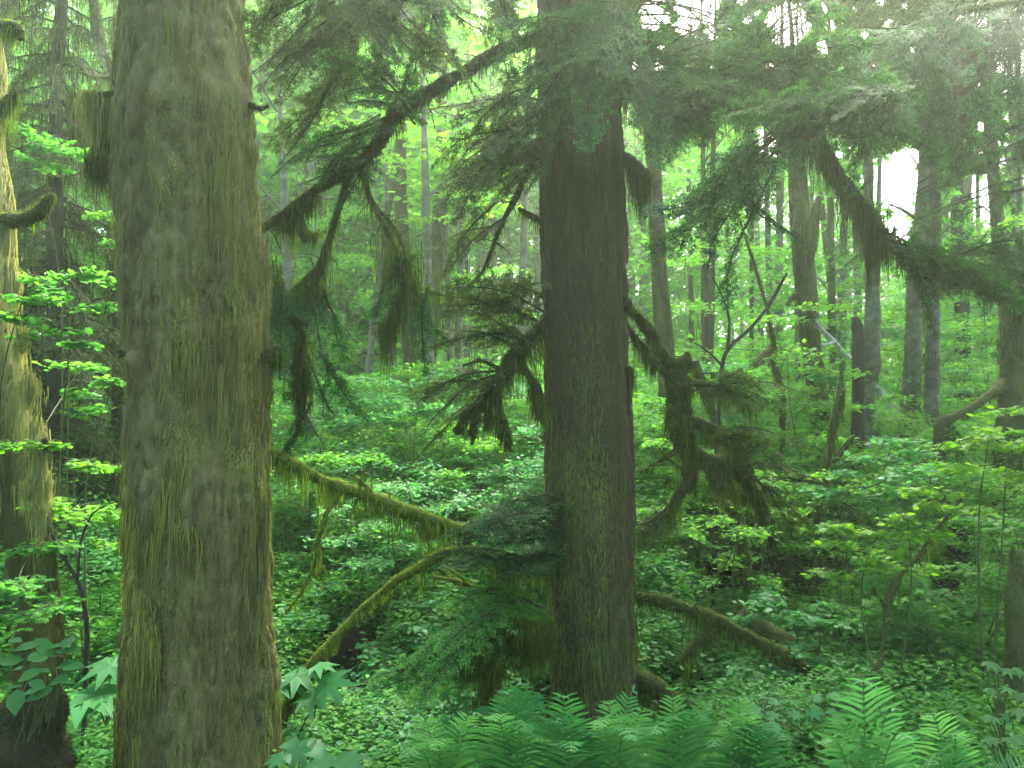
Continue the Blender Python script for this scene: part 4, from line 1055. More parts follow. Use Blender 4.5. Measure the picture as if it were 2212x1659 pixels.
A, MO, DK = 'alder_bark', 'mossy_bark', 'dark_bark'
T = [
    # name, label, path, bark, mossy, limbs, crown
    ('alder_tree', 'pale lichen spotted alder seen past the arching limb next to the big spruce', [(652, -60, 19, 15), (658, 60, 19, 16), (664, 200, 19, 17), (672, 350, 19, 17), (680, 500, 19, 18), (690, 720, 19, 20), (700, 900, 19, 24)], 'pale_bark', 0, [], [(650, 60, 20, 2.2, 2600, .15, .55, RHOMB), (600, 260, 20, 2.0, 2200, .15, .45, RHOMB)]),
    ('alder_tree', 'thin grey alder stem beside the spotted pale alder, half hidden by hanging sprays', [(618, -60, 23, 11), (628, 150, 23, 12), (638, 350, 23, 13), (648, 600, 23, 13), (655, 850, 23, 16)], 'pale_bark', 0, [], [(590, 100, 24, 2.6, 2800, .17, .5, RHOMB)]),
    ('maple_tree', 'forked mossy maple, two stems parting in a V in the bright middle wood', [(868, 200, 12.5, 24), (866, 360, 12.5, 26), (866, 440, 12.5, 32), (872, 540, 12.5, 30), (882, 640, 12.5, 34), (884, 720, 12.5, 38), (890, 800, 12.5, 36), (905, 880, 12.5, 44), (920, 950, 12.5, 58), (925, 1060, 12.5, 58)], MO, 2200, [[(925, 930, 12.5, 44), (928, 850, 12.5, 36), (926, 780, 12.5, 36), (934, 700, 12.5, 34), (940, 600, 12.6, 30), (946, 500, 12.6, 32), (950, 400, 12.7, 28), (955, 250, 12.8, 24), (965, 80, 12.8, 20)], [(938, 690, 12.5, 14), (955, 660, 12.4, 10), (972, 640, 12.4, 6)], [(868, 440, 12.5, 14), (850, 400, 12.3, 10), (820, 370, 12.1, 7), (770, 360, 12, 4)]], [(940, 330, 12.4, 1.3, 700, .12, .9, MAPLE), (860, 300, 13, 1.4, 600, .12, .7, MAPLE), (1010, 390, 12.2, 1.2, 600, .12, .95, MAPLE)]),
    ('alder_tree', 'slim pale trunk of the pair just left of the dark middle hemlock', [(1038, 100, 21, 13), (1042, 350, 21, 15), (1047, 500, 21, 16), (1050, 700, 21, 17), (1052, 900, 21, 20)], A, 0, [], [(1020, 130, 22, 2.6, 2600, .16, .7, RHOMB)]),
    ('alder_tree', 'browner slim trunk of the pair just left of the dark middle hemlock', [(1062, 100, 20, 13), (1064, 350, 20, 14), (1066, 500, 20, 15), (1068, 700, 20, 16), (1070, 900, 20, 19)], MO, 0, [], [(1080, 160, 20, 2.4, 2400, .16, .75, RHOMB)]),
    ('alder_tree', 'slim greenish trunk close against the left side of the middle hemlock', [(1118, 100, 22, 15), (1125, 350, 22, 16), (1132, 520, 22, 17), (1134, 700, 22, 18), (1136, 900, 22, 21)], MO, 0, [], [(1120, 250, 22, 2.4, 2200, .16, .8, RHOMB)]),
    ('alder_tree', 'left of two thin grey stems behind the hanging moss near the big spruce', [(722, 300, 22, 11), (728, 500, 22, 12), (732, 650, 22, 12), (738, 800, 22, 14)], A, 0, [], [(720, 260, 23, 2.4, 2200, .16, .65, RHOMB)]),
    ('alder_tree', 'right of two thin grey stems behind the hanging moss near the big spruce', [(740, 300, 21, 11), (744, 500, 21, 12), (750, 650, 21, 13), (756, 800, 21, 15)], A, 0, [], [(790, 210, 22, 2.4, 2200, .16, .7, RHOMB)]),
    ('maple_tree', 'dark leaning trunk close behind the right side of the middle hemlock', [(1400, 200, 10.5, 34), (1415, 400, 10.5, 36), (1422, 560, 10.5, 38), (1432, 700, 10.5, 44), (1446, 860, 10.5, 50), (1450, 1000, 10.5, 56)], MO, 1600, [[(1418, 480, 10.5, 20), (1390, 400, 10.4, 16), (1370, 360, 10.3, 18)]], None),
    ('alder_tree', 'thin stem standing in the bright gap right of the middle hemlock', [(1480, 200, 20, 11), (1488, 420, 20, 13), (1492, 600, 20, 13), (1496, 760, 20, 14), (1500, 900, 20, 16)], MO, 0, [], [(1480, 330, 21, 2.4, 2400, .16, .7, RHOMB)]),
    ('alder_tree', 'fine pale stem further into the bright gap right of the middle hemlock', [(1530, 300, 26, 8), (1534, 520, 26, 9), (1538, 700, 26, 10), (1540, 880, 26, 11)], A, 0, [], [(1560, 300, 27, 3, 2600, .18, .8, RHOMB)]),
    ('vine_maple', 'slender yellow mossy stem curving up through the leaves between hemlock and broken snag', [(1600, 480, 8.6, 5), (1650, 640, 8.6, 8), (1668, 720, 8.6, 12), (1674, 790, 8.6, 16), (1690, 850, 8.6, 15), (1690, 940, 8.6, 15), (1690, 1040, 8.6, 18), (1702, 1120, 8.6, 22)], MO, 2600, [[(1672, 740, 8.6, 12), (1650, 770, 8.5, 26), (1630, 790, 8.45, 14)]], None),
    ('vine_maple', 'thin bare stem arching to the right under the fresh hemlock spray', [(1700, 590, 6.6, 6), (1660, 660, 6.6, 8), (1620, 710, 6.6, 9), (1578, 748, 6.6, 9), (1560, 790, 6.6, 10), (1552, 900, 6.6, 11), (1546, 1040, 6.6, 13)], DK, 0, [[(1572, 752, 6.6, 9), (1575, 690, 6.6, 7), (1560, 640, 6.6, 5), (1540, 600, 6.6, 4)], [(1560, 790, 6.6, 7), (1530, 760, 6.55, 5), (1500, 740, 6.5, 3)]], None),
    ('maple_tree', 'dark leaning maple hung with two long moss bags, left of the broken snag', [(1705, 150, 9, 30), (1716, 330, 9, 32), (1722, 480, 9, 34), (1730, 580, 9, 40), (1742, 680, 9, 40), (1756, 780, 9, 46), (1772, 900, 9, 48), (1780, 1040, 9, 54)], MO, 2400, [[(1720, 560, 8.9, 12), (1722, 500, 8.8, 24), (1725, 450, 8.8, 22), (1728, 420, 8.8, 6)], [(1740, 600, 8.9, 12), (1752, 530, 8.8, 30), (1762, 460, 8.8, 26), (1770, 425, 8.8, 12)], [(1738, 640, 9, 10), (1715, 640, 8.9, 18), (1700, 660, 8.9, 8)]], None),
    ('broken_trunk', 'broken brown snag leaning against the grey trunk right of the fresh hemlock spray', [(1848, 686, 8.2, 16), (1852, 712, 8.2, 28), (1853, 800, 8.2, 30), (1854, 900, 8.2, 30), (1852, 1000, 8.2, 34), (1848, 1120, 8.2, 40)], DK, 500, [], None),
    ('alder_tree', 'grey trunk with dark moss standing touching the broken brown snag', [(1872, 200, 8.5, 22), (1876, 400, 8.5, 24), (1884, 600, 8.5, 32), (1884, 720, 8.5, 40), (1878, 800, 8.5, 38), (1870, 900, 8.5, 34), (1866, 1000, 8.5, 34), (1862, 1140, 8.5, 40)], A, 500, [[(1888, 740, 8.45, 16), (1895, 780, 8.4, 22), (1893, 820, 8.4, 10)]], None),
    ('alder_tree', 'grey alder with mossy foot, left one of the two straight trunks under the dark bough', [(2002, 150, 9.5, 30), (1996, 400, 9.5, 32), (1978, 600, 9.5, 38), (1973, 720, 9.5, 42), (1968, 850, 9.5, 42), (1958, 980, 9.5, 50), (1950, 1150, 9.5, 58)], A, 700, [], None),
    ('alder_tree', 'pale grey alder, right one of the two straight trunks under the dark bough', [(2022, 100, 8.8, 28), (2020, 350, 8.8, 30), (2016, 600, 8.8, 34), (2016, 720, 8.8, 34), (2014, 850, 8.8, 34), (2006, 1000, 8.8, 38), (1996, 1150, 8.8, 44)], A, 200, [[(2010, 500, 8.8, 12), (1960, 460, 8.7, 9), (1920, 440, 8.6, 5)]], None),
    ('maple_tree', 'brown mossy trunk in the sun glow beside the right edge of the picture', [(2130, 120, 11, 30), (2140, 300, 11, 32), (2152, 450, 11, 32), (2160, 530, 11, 34), (2170, 600, 11, 38), (2180, 700, 11, 44), (2185, 850, 11, 50), (2185, 1000, 11, 50)], MO, 900, [], None),
    ('maple_tree', 'dim trunk between the sun gap and the amber glow', [(2066, 100, 13, 30), (2066, 300, 13, 30), (2068, 480, 13, 32), (2074, 600, 13, 34), (2080, 800, 13, 40), (2080, 1000, 13, 40)], DK, 300, [], None),
    ('maple_tree', 'shaggy mossy trunk with a gold draped limb reaching down above the yellow leaves', [(2200, 560, 8, 40), (2194, 660, 8, 44), (2190, 760, 8, 50), (2184, 860, 8, 56), (2178, 1000, 8, 66)], MO, 2400, [[(2170, 830, 8, 40), (2140, 850, 7.8, 22), (2100, 880, 7.6, 20), (2060, 900, 7.5, 24), (2036, 915, 7.45, 40), (2034, 960, 7.45, 36), (2025, 1010, 7.45, 26), (2015, 1060, 7.45, 22), (2005, 1140, 7.45, 24)], [(2040, 910, 7.5, 24), (2060, 940, 7.5, 30), (2075, 990, 7.5, 12)]], None),
    ('maple_tree', 'moss wrapped trunk leaning left, cut by leaves, right of the dark hanging limb', [(1500, 780, 7.2, 22), (1530, 870, 7.2, 22), (1570, 960, 7.2, 24), (1618, 1050, 7.2, 30), (1645, 1110, 7.2, 34), (1670, 1190, 7.2, 36), (1720, 1290, 7.2, 36), (1780, 1380, 7.2, 38)], MO, 3200, [[(1690, 1220, 7.2, 28), (1720, 1240, 7.1, 40), (1745, 1290, 7.1, 36), (1780, 1370, 7.1, 34)]], None),
    ('maple_tree', 'short dark mossy trunk below the dark hanging limb', [(1560, 990, 6.4, 24), (1578, 1060, 6.4, 34), (1592, 1120, 6.4, 36), (1605, 1190, 6.4, 30), (1622, 1280, 6.4, 30), (1640, 1360, 6.4, 34)], MO, 3200, [[(1590, 1110, 6.4, 20), (1570, 1090, 6.3, 26), (1555, 1080, 6.3, 10)]], None),
    ('vine_maple', 'yellow mossy sapling leaning over the pale leaves left of the broken snag', [(1820, 780, 6.6, 6), (1812, 860, 6.6, 12), (1800, 920, 6.6, 16), (1790, 980, 6.6, 14), (1772, 1050, 6.6, 16), (1766, 1130, 6.6, 18)], MO, 3000, [[(1812, 900, 6.6, 20), (1818, 870, 6.55, 18), (1822, 840, 6.5, 8)], [(1800, 1000, 6.6, 8), (1830, 960, 6.5, 16), (1845, 940, 6.5, 6)]], None),
    ('vine_maple', 'thin stem with two moss knots rising to the yellow leaves at lower right', [(2090, 1060, 4.9, 6), (2050, 1110, 4.9, 8), (2010, 1160, 4.9, 9), (1985, 1200, 4.9, 12), (1955, 1230, 4.9, 9), (1930, 1262, 4.9, 22), (1920, 1290, 4.9, 24), (1914, 1340, 4.9, 13), (1908, 1400, 4.9, 11), (1890, 1470, 4.9, 24), (1886, 1500, 4.9, 16)], MO, 3600, [[(1914, 1310, 4.9, 10), (1900, 1290, 4.85, 7), (1885, 1270, 4.8, 5)]], None),
    ('vine_maple', 'forked dark sapling stem in the leaves left of the big spruce', [(100, 1130, 4.6, 5), (130, 1190, 4.6, 8), (165, 1250, 4.6, 9), (180, 1290, 4.6, 11), (188, 1360, 4.6, 12), (186, 1440, 4.6, 13)], DK, 0, [[(168, 1250, 4.6, 7), (175, 1170, 4.6, 6), (200, 1110, 4.6, 5), (225, 1095, 4.6, 3)]], None),
    ('maple_tree', 'yellow mossy limb slanting down behind the big spruce', [(196, -80, 7.2, 24), (205, 20, 7.2, 26), (215, 80, 7.2, 26), (235, 140, 7.2, 24), (255, 200, 7.2, 26), (290, 330, 7.2, 30), (330, 600, 7.2, 36), (350, 1000, 7.2, 40)], MO, 2600, [[(250, 165, 7.2, 10), (215, 168, 7.1, 8), (185, 160, 7, 7), (170, 120, 7, 5), (155, 60, 7, 4)]], None),
    ('broken_trunk', 'upright mossy stump knob in the shade between the ferns and the post', [(2110, 1430, 5.2, 24), (2118, 1470, 5.2, 30), (2106, 1520, 5.2, 20), (2090, 1580, 5.2, 18)], MO, 4000, [], None),
    ('broken_trunk', 'short thin moss column beside the tallest fern', [(1988, 1500, 5.0, 16), (1990, 1560, 5.0, 18), (1994, 1620, 5.0, 22)], MO, 4000, [[(2014, 1480, 5.1, 12), (2016, 1540, 5.1, 14), (2018, 1620, 5.1, 16)]], None),
]
for k, (nm, lb_, path, bk, mo, lm, cr) in enumerate(T):
    wood_tree(nm, lb_, path, bk, mo, 200 + 13 * k, lm, cr, cat={'broken_trunk': 'dead tree', 'vine_maple': 'sapling'}.get(nm, 'tree'))

# fallen things
def log(name, label, pts, bark, mossy, seed, subs=(), tint=(.1, .8)):
    p, r = uvd(pts)
    root = thing(name, p.mean(0) * (1, 1, 0), label, 'fallen trunk')
    g, gm = G(), G()
    s = tube(g, p, r, .05, 20, [(r.mean() * .12, 8, 8), (r.mean() * .06, 30, 30)], seed)
    if mossy:
        moss(gm, s, mossy, .018, .10, .006, seed, tint=tint)
    for k, q in enumerate(subs):
        a, b = uvd(q)
        s2 = tube(g, a, b, .04, 8, [(b.mean() * .15, 20, 20)], seed + k)
        if mossy:
            moss(gm, s2, mossy, .016, .08, .005, seed + k, tint=tint)
    o = g.build('wood', M[bark], root, smooth=True)
    if mossy:
        gm.build('moss', M['limb_moss'], o)


log('fallen_trunk', 'bleached white dead trunk leaning down to the right behind the broken snag', [(1745, 680, 10.4, 9), (1790, 728, 10.5, 12), (1850, 793, 10.6, 15), (1910, 860, 10.7, 19), (1950, 905, 10.8, 22), (1990, 960, 10.9, 24)], 'bleached_wood', 0, 301, [[(1800, 740, 10.5, 8), (1780, 745, 10.4, 6), (1765, 735, 10.4, 3)]])
log('fallen_trunk', 'thick mossy fallen trunk sloping down to the right towards the tallest fern', [(1600, 1330, 6.0, 40), (1690, 1390, 5.9, 52), (1780, 1440, 5.8, 56), (1850, 1490, 5.7, 56), (1960, 1570, 5.6, 56)], 'mossy_bark', 6000, 302)
log('fallen_trunk', 'dark mossy fallen trunk lying just above the thicker sloping one', [(1640, 1330, 6.6, 30), (1700, 1370, 6.6, 38), (1760, 1430, 6.6, 36), (1830, 1500, 6.6, 40)], 'mossy_bark', 5000, 303, tint=(.0, .4))
log('dead_branch', 'tangled pale mossy dead branches lying in the leaves left of the middle hemlock', [(930, 1230, 7.5, 10), (990, 1262, 7.5, 12), (1040, 1290, 7.5, 14), (1100, 1300, 7.5, 14), (1160, 1320, 7.5, 10)], 'mossy_bark', 3500, 304, [[(985, 1225, 7.4, 8), (1010, 1260, 7.4, 11), (1035, 1310, 7.4, 10), (1060, 1350, 7.4, 9)], [(945, 1275, 7.4, 5), (985, 1300, 7.4, 6), (1020, 1260, 7.4, 4)]], tint=(.5, 1))

# shaggy conifers to the left
def shaggy(label, u, d, wd, z1, n, rmax, seed, zlo=.8, mat='dull_needles'):
    x = P(u, 900, d)[0]
    gz = float(ground_z(x, d))
    root = thing('spruce_tree', (x, d, gz), label, 'tree')
    g = G()
    tube(g, [(x, d, gz - .2), (x + .02, d, gz + 2), (x - .05, d, gz + 5), (x, d, z1)], [px(wd, d) * .6, px(wd, d) * .5, px(wd, d) * .42, .03], .08, 22, [(.02, 4, 1.5), (.01, 14, 4)], seed)
    rng = np.random.default_rng(seed)
    gt, gn, gm = G(), G(), G()
    for k in range(n):
        f = (k + rng.random()) / n
        z = zlo + (z1 - zlo) * f
        a = rng.uniform(0, 2 * math.pi)
        L = rmax * (1 - f) ** .6 * rng.uniform(.6, 1.1) + .2
        h = np.array((math.cos(a), math.sin(a), 0))
        b = np.array((x, d, z))
        pts = [b, b + h * L * .4 - (0, 0, .10 * L), b + h * L * .75 - (0, 0, .35 * L), b + h * L - (0, 0, .75 * L)]
        bough(gt, gn, pts, L * .26, r0=.013, sp=.06, pitch=.009, ln=.028, wd=.007, droop=1.4, seed=seed * 7 + k)
        curtain(gm, pts[:3], 60, .35, .03, .008, seed + k, (.0, .5))
    g.build('trunk', M['dark_bark'], root, smooth=True)
    c = gn.build('crown', M[mat], root)
    gt.build('twigs', M['limb_bark'], c)
    gm.build('moss', M['limb_moss'], c)


shaggy('shaggy grey green spruce with drooping branches between golden maple and big spruce', 110, 7.6, 34, 9.0, 150, 1.5, 71)
shaggy('dim shaggy spruce deeper in the shade behind the golden maple', -20, 8.6, 36, 9.5, 120, 1.8, 72)
shaggy('thin shaggy spruce right behind the left flank of the big spruce', 250, 8.4, 26, 9.0, 100, 1.1, 73)

# ------------------------------------------------------------------ leafy saplings with level sprays
def sapling(label, u, d, layers, mat='leaf', shape=MAPLE, size=.07, tint=.5, seed=0, name='vine_maple', group=None, cat='sapling', n=90, tvar=.14, mstem='stem'):
    """stems from one foot to each level spray of leaves; layers = (u, v, d, radius, tint shift)"""
    rng = np.random.default_rng(seed)
    f = gpt(u, d)
    root = thing(name, f, label, cat, group)
    gs, gl = G(), G()
    prev = []
    for (cu, cv, cd, rad, dt) in layers:
        c = P(cu, cv, cd)
        f0 = f
        if len(prev) > 1:
            f0 = min(prev, key=lambda q: np.linalg.norm(q - c))
        prev.append(c)
        if c[2] < f[2] + .1:
            c[2] = f[2] + .1
        k0 = 1.0 if f0 is f else .5
        mid = f0 * .45 + c * .55 + np.array((rng.normal(0, .1), rng.normal(0, .1), .12 * (c[2] - f0[2]))) * k0
        tube(gs, [f0 + rng.normal(0, .04, 3) * (1, 1, 0) * (f0 is f), mid, c + (0, 0, .02)], [.010 * k0, .006 * k0, .003], .12, 6)
        k = int(n * (rad / .35) ** 1.6 * (.07 / size) ** 1.2 * 1.15) + 16
        nb = max(3, int(rad * 14))
        for b in range(nb):
            a = rng.uniform(0, 2 * math.pi)
            e = c + rad * rng.uniform(.5, 1.0) * np.array((math.cos(a), math.sin(a), rng.normal(-.08, .10)))
            tube(gs, [c, (c + e) / 2 + (0, 0, .03), e], [.003, .0025, .0012], .15, 4, cap=False)
            for t in np.linspace(.25, 1, max(2, k // nb // 6 + 1)):
                q = c * (1 - t) + e * t
                leaf_layer(gl, q, rad * .26, 6, size, rng, shape, tint + dt + rng.normal(0, .05), .22, .32, tvar)
    o = gs.build('stem', M[mstem], root, smooth=True)
    gl.build('foliage', M[mat], root)
    return root


S = [
    ('bright green maple sprays reaching across the golden maple at the left', 120, 4.9, [(60, 600, 4.4, .16, .1), (170, 590, 4.6, .22, .15), (240, 610, 4.8, .2, .2), (60, 650, 4.3, .2, .15), (140, 640, 4.5, .25, .0), (40, 690, 4.2, .2, .2), (110, 720, 4.5, .18, .1), (230, 660, 4.8, .2, .05), (190, 740, 4.8, .16, 0)], 'leaf', .3),
    ('mid green maple sprays between golden maple and big spruce below the stub', 200, 5.6, [(180, 790, 5.4, .25, 0), (250, 820, 5.6, .25, 0), (140, 850, 5.2, .22, -.1), (220, 880, 5.5, .25, -.1), (90, 960, 4.4, .16, .1), (160, 1000, 4.5, .2, .2), (240, 1010, 4.7, .16, .1), (30, 960, 4.1, .14, .2)], 'leaf', .55),
    ('dense green leaves massed low between golden maple and big spruce', 180, 5.0, [(60, 1090, 4.5, .25, .1), (150, 1100, 4.7, .3, .2), (230, 1110, 5.0, .3, .2), (250, 1180, 5.0, .3, .15), (170, 1170, 4.7, .25, .2), (80, 1180, 4.3, .22, -.1), (220, 1260, 4.9, .3, .05), (40, 1260, 4.0, .22, -.1), (120, 1300, 4.4, .25, -.05), (250, 1340, 5.0, .25, -.1), (60, 1330, 4.0, .2, -.15)], 'leaf', .6),
    ('yellow green maple leaves lit through, nearest the right edge below the draped limb', 2120, 4.9, [(2180, 890, 4.7, .2, .2), (2140, 930, 4.6, .25, .25), (2070, 960, 4.6, .2, .15), (2200, 960, 4.5, .25, .25), (2100, 1010, 4.6, .26, .2), (2190, 1030, 4.5, .25, .1), (2030, 1060, 4.6, .2, .25), (2000, 1090, 4.7, .2, .2), (2060, 1100, 4.7, .2, .25)], 'leaf_bright', .6),
    ('yellow green maple leaves on the thin knotted stem at lower right', 1905, 4.9, [(1960, 1120, 4.8, .22, .25), (1900, 1150, 4.9, .22, .2), (1830, 1170, 4.9, .2, .1), (2000, 1150, 4.8, .2, .2), (1860, 1210, 4.9, .25, .1), (1940, 1190, 4.8, .22, .2), (1780, 1140, 5.0, .2, .1), (1820, 1240, 4.9, .22, 0), (1990, 1230, 4.9, .2, .1)], 'leaf_bright', .5),
    ('pale leaves shining grey white in level layers below the two straight alders', 1900, 6.4, [(1930, 950, 6.2, .24, .1), (1990, 980, 6.2, .24, .1), (1890, 990, 6.2, .3, .1), (1960, 1010, 6.0, .3, .15), (1840, 1020, 6.2, .25, 0), (1910, 1040, 6.0, .26, .1), (1870, 1080, 6.0, .3, 0), (1780, 1060, 6.2, .25, -.1), (1960, 1060, 6.2, .24, .1)], 'leaf_cool', .7),
    ('small leaved shrub filling the shade under the yellow maple leaves', 2050, 5.4, [(2120, 1120, 5.2, .3, 0), (2190, 1130, 5.0, .3, .1), (2100, 1230, 5.2, .3, -.1), (2180, 1250, 5.0, .3, -.1), (2030, 1290, 5.2, .3, -.1), (2120, 1330, 5.1, .3, -.2), (1960, 1300, 5.3, .3, -.1), (1990, 1380, 5.2, .3, -.2), (2080, 1400, 5.1, .3, -.2), (1840, 1320, 5.4, .3, -.1)], 'leaf', .45),
    ('cool green leaves in front of the sloping mossy trunks at right', 1720, 5.6, [(1680, 1290, 5.5, .28, 0), (1760, 1330, 5.4, .25, 0), (1620, 1340, 5.4, .2, 0), (1700, 1390, 5.3, .2, -.1), (1640, 1440, 5.2, .22, -.1), (1730, 1470, 5.2, .22, -.1), (1590, 1480, 5.1, .2, 0), (1800, 1420, 5.3, .2, -.1), (1670, 1530, 5.0, .2, .1), (1750, 1560, 4.9, .2, .1)], 'leaf_cool', .5),
    ('green maple sprays just right of the middle hemlock below the dark hanging limb', 1480, 7.0, [(1420, 1100, 6.6, .3, .1), (1480, 1150, 6.6, .3, .1), (1540, 1120, 6.8, .3, .1), (1420, 1200, 6.4, .3, 0), (1500, 1230, 6.4, .3, 0), (1580, 1200, 6.6, .3, 0), (1600, 1280, 6.4, .3, -.1), (1440, 1260, 6.2, .28, -.05), (1690, 1180, 6.8, .3, .1), (1740, 1150, 7.0, .3, .1)], 'leaf', .55),
    ('yellow green leaves around the foot of the V shaped maple', 900, 9.5, [(930, 930, 9.2, .4, .2), (880, 960, 9.2, .4, .2), (980, 960, 9.2, .4, .2), (840, 1000, 9.0, .45, .15), (930, 1010, 9.0, .45, .15), (1010, 1030, 9.0, .45, .15), (760, 1010, 9.2, .45, .1), (1080, 1050, 9.0, .4, .1), (700, 970, 9.4, .4, .1)], 'leaf_bright', .5),
    ('broad sweep of green leaves under the mossy leaning limb', 850, 7.0, [(640, 1000, 6.8, .35, .1), (640, 1090, 6.6, .35, 0), (760, 1150, 6.6, .35, .1), (850, 1130, 6.8, .35, .1), (930, 1180, 6.8, .35, .1), (680, 1200, 6.4, .35, 0), (780, 1240, 6.4, .35, .05), (880, 1250, 6.4, .3, 0), (640, 1280, 6.2, .3, 0), (720, 1330, 6.2, .3, -.1), (1060, 1110, 7, .35, .1), (1130, 1060, 7, .35, .1)], 'leaf', .62),
    ('cool blue green leaves beyond the mossy leaning limb at centre left', 720, 8.6, [(700, 880, 8.6, .5, .1), (780, 900, 8.6, .5, .1), (840, 860, 8.8, .5, .1), (680, 950, 8.4, .45, 0), (760, 960, 8.4, .45, 0), (620, 920, 8.4, .4, 0), (800, 820, 9, .5, .1), (740, 850, 9, .5, 0)], 'leaf_cool', .6),
    ('ring of low leaves in front of the small hollow stump', 800, 5.4, [(800, 1400, 5.4, .25, -.1), (860, 1440, 5.2, .25, -.1), (780, 1480, 5.0, .25, -.1), (700, 1500, 5.0, .2, -.1), (840, 1500, 4.9, .22, 0), (900, 1530, 4.7, .22, 0), (770, 1560, 4.6, .2, 0), (850, 1580, 4.5, .2, 0), (920, 1350, 5.6, .25, -.1)], 'leaf_cool', .45),
    ('bright leafy sprays against the sunlit gap behind the arching limb', 1000, 11.0, [(1000, 420, 10.8, .45, .3), (1060, 440, 10.8, .4, .3), (930, 470, 10.8, .4, .3), (1020, 500, 10.8, .35, .3), (960, 340, 11, .45, .2), (860, 340, 11, .4, .2), (1080, 360, 11, .4, .2)], 'leaf_bright', .6),
    ('green sprays round the leaning maple with moss bags', 1780, 8.2, [(1700, 760, 8, .4, .1), (1790, 800, 8, .4, .1), (1660, 840, 8, .4, .1), (1740, 880, 8, .4, .1), (1820, 880, 7.8, .35, .1), (1690, 930, 7.8, .4, 0), (1780, 960, 7.8, .35, 0), (1660, 690, 8.4, .4, .1), (1800, 660, 8.4, .35, .1)], 'leaf', .65),
    ('green leaves climbing between the two alders and the shaggy mossy trunk', 2100, 9.5, [(2090, 700, 9.2, .4, .1), (2120, 780, 9.2, .4, .1), (2060, 830, 9.2, .4, .1), (2140, 640, 9.2, .4, .1), (1940, 760, 9.6, .4, .1), (1930, 860, 9.4, .4, .1), (2100, 560, 9.6, .4, .2), (2195, 480, 9, .35, .2)], 'leaf', .6),
    ('yellow green sprays filling the bright gap between middle hemlock and leaning maple', 1560, 11.5, [(1480, 560, 11.2, .5, .2), (1560, 520, 11.4, .5, .2), (1620, 600, 11.2, .5, .2), (1500, 660, 11, .5, .2), (1580, 680, 11, .5, .15), (1650, 740, 11, .5, .15), (1480, 760, 11, .5, .1), (1560, 800, 11, .5, .1), (1620, 460, 11.4, .5, .2), (1660, 540, 11.4, .5, .2), (1510, 440, 11.6, .5, .2)], 'leaf_far', .55),
    ('light green sprays behind the broken snag and the white fallen trunk', 1850, 13, [(1800, 560, 12.8, .6, .2), (1860, 620, 12.8, .6, .2), (1930, 660, 12.8, .6, .15), (1810, 700, 12.6, .6, .15), (1930, 560, 13, .6, .2), (1890, 760, 12.6, .6, .1), (1990, 740, 12.8, .6, .1), (2050, 640, 12.8, .6, .15), (2060, 740, 12.6, .6, .1), (1830, 480, 13, .5, .2)], 'leaf_far', .45),
    ('light green sprays at the right edge above the draped mossy limb', 2150, 12, [(2110, 480, 11.8, .5, .2), (2180, 560, 11.8, .5, .2), (2110, 620, 11.8, .5, .15), (2200, 680, 11.6, .5, .1), (2120, 720, 11.6, .5, .1), (2060, 520, 12, .45, .2)], 'leaf_far', .5),
    ('pale green sprays in the haze behind the hanging moss beside the big spruce', 720, 13.5, [(620, 560, 13.2, .6, .15), (690, 600, 13.2, .6, .15), (770, 560, 13.4, .6, .2), (820, 640, 13.4, .6, .15), (640, 680, 13, .6, .1), (720, 720, 13, .6, .1), (800, 740, 13, .6, .1), (620, 770, 13, .6, .05), (700, 480, 13.6, .6, .2), (780, 450, 13.6, .6, .2)], 'leaf_far', .45),
    ('lit sprays between the V shaped maple and the middle hemlock', 1060, 12.5, [(1000, 600, 12.4, .5, .2), (1080, 580, 12.4, .5, .2), (1020, 690, 12.2, .5, .15), (1100, 680, 12.2, .5, .15), (990, 780, 12, .5, .1), (1080, 790, 12, .5, .1), (1120, 880, 11.8, .5, .05), (1010, 870, 11.8, .5, .1)], 'leaf_far', .5),
    ('small bright leaves hanging left of the upper moss bag on the big spruce', 130, 6.5, [(60, 290, 6.4, .3, -.1), (140, 320, 6.4, .3, -.1), (180, 340, 6.4, .25, 0), (90, 350, 6.3, .25, -.1), (230, 460, 6.4, .2, .2), (240, 520, 6.4, .2, .1)], 'leaf', .45),
]
for k, (lb_, u, d, ly, mt, ti) in enumerate(S):
    sapling(lb_, u, d, ly, mt, MAPLE if d < 7.5 else RHOMB,   .041 if d < 7.5 else .070, ti, 400 + k)

rng = np.random.default_rng(4242)
for k in range(40):
    u = rng.uniform(590, 1190) if k % 2 else rng.uniform(1390, 2230)
    d = rng.uniform(7.6 if 1440 < u < 1920 else 6.8, 12)
    v_top = rng.uniform(780, 900) if d > 8 else rng.uniform(900, 1020)
    v_low = 829 + 1685 * 1.5 / d
    ly = []
    for q in range(8):
        vv = v_top + (v_low - v_top) * rng.random() ** 1.3
        ly.append((u + rng.normal(0, 60), vv, d + rng.normal(0, .3), rng.uniform(.26, .42), rng.normal(.05, .08)))
    sapling('small leaved sapling in the green thicket between and beyond the trunks', u, d, ly, ('leaf', 'leaf_cool', 'leaf_far')[k % 3], RHOMB, .058, .55, 4300 + k, group='saplings of the thicket', n=130)

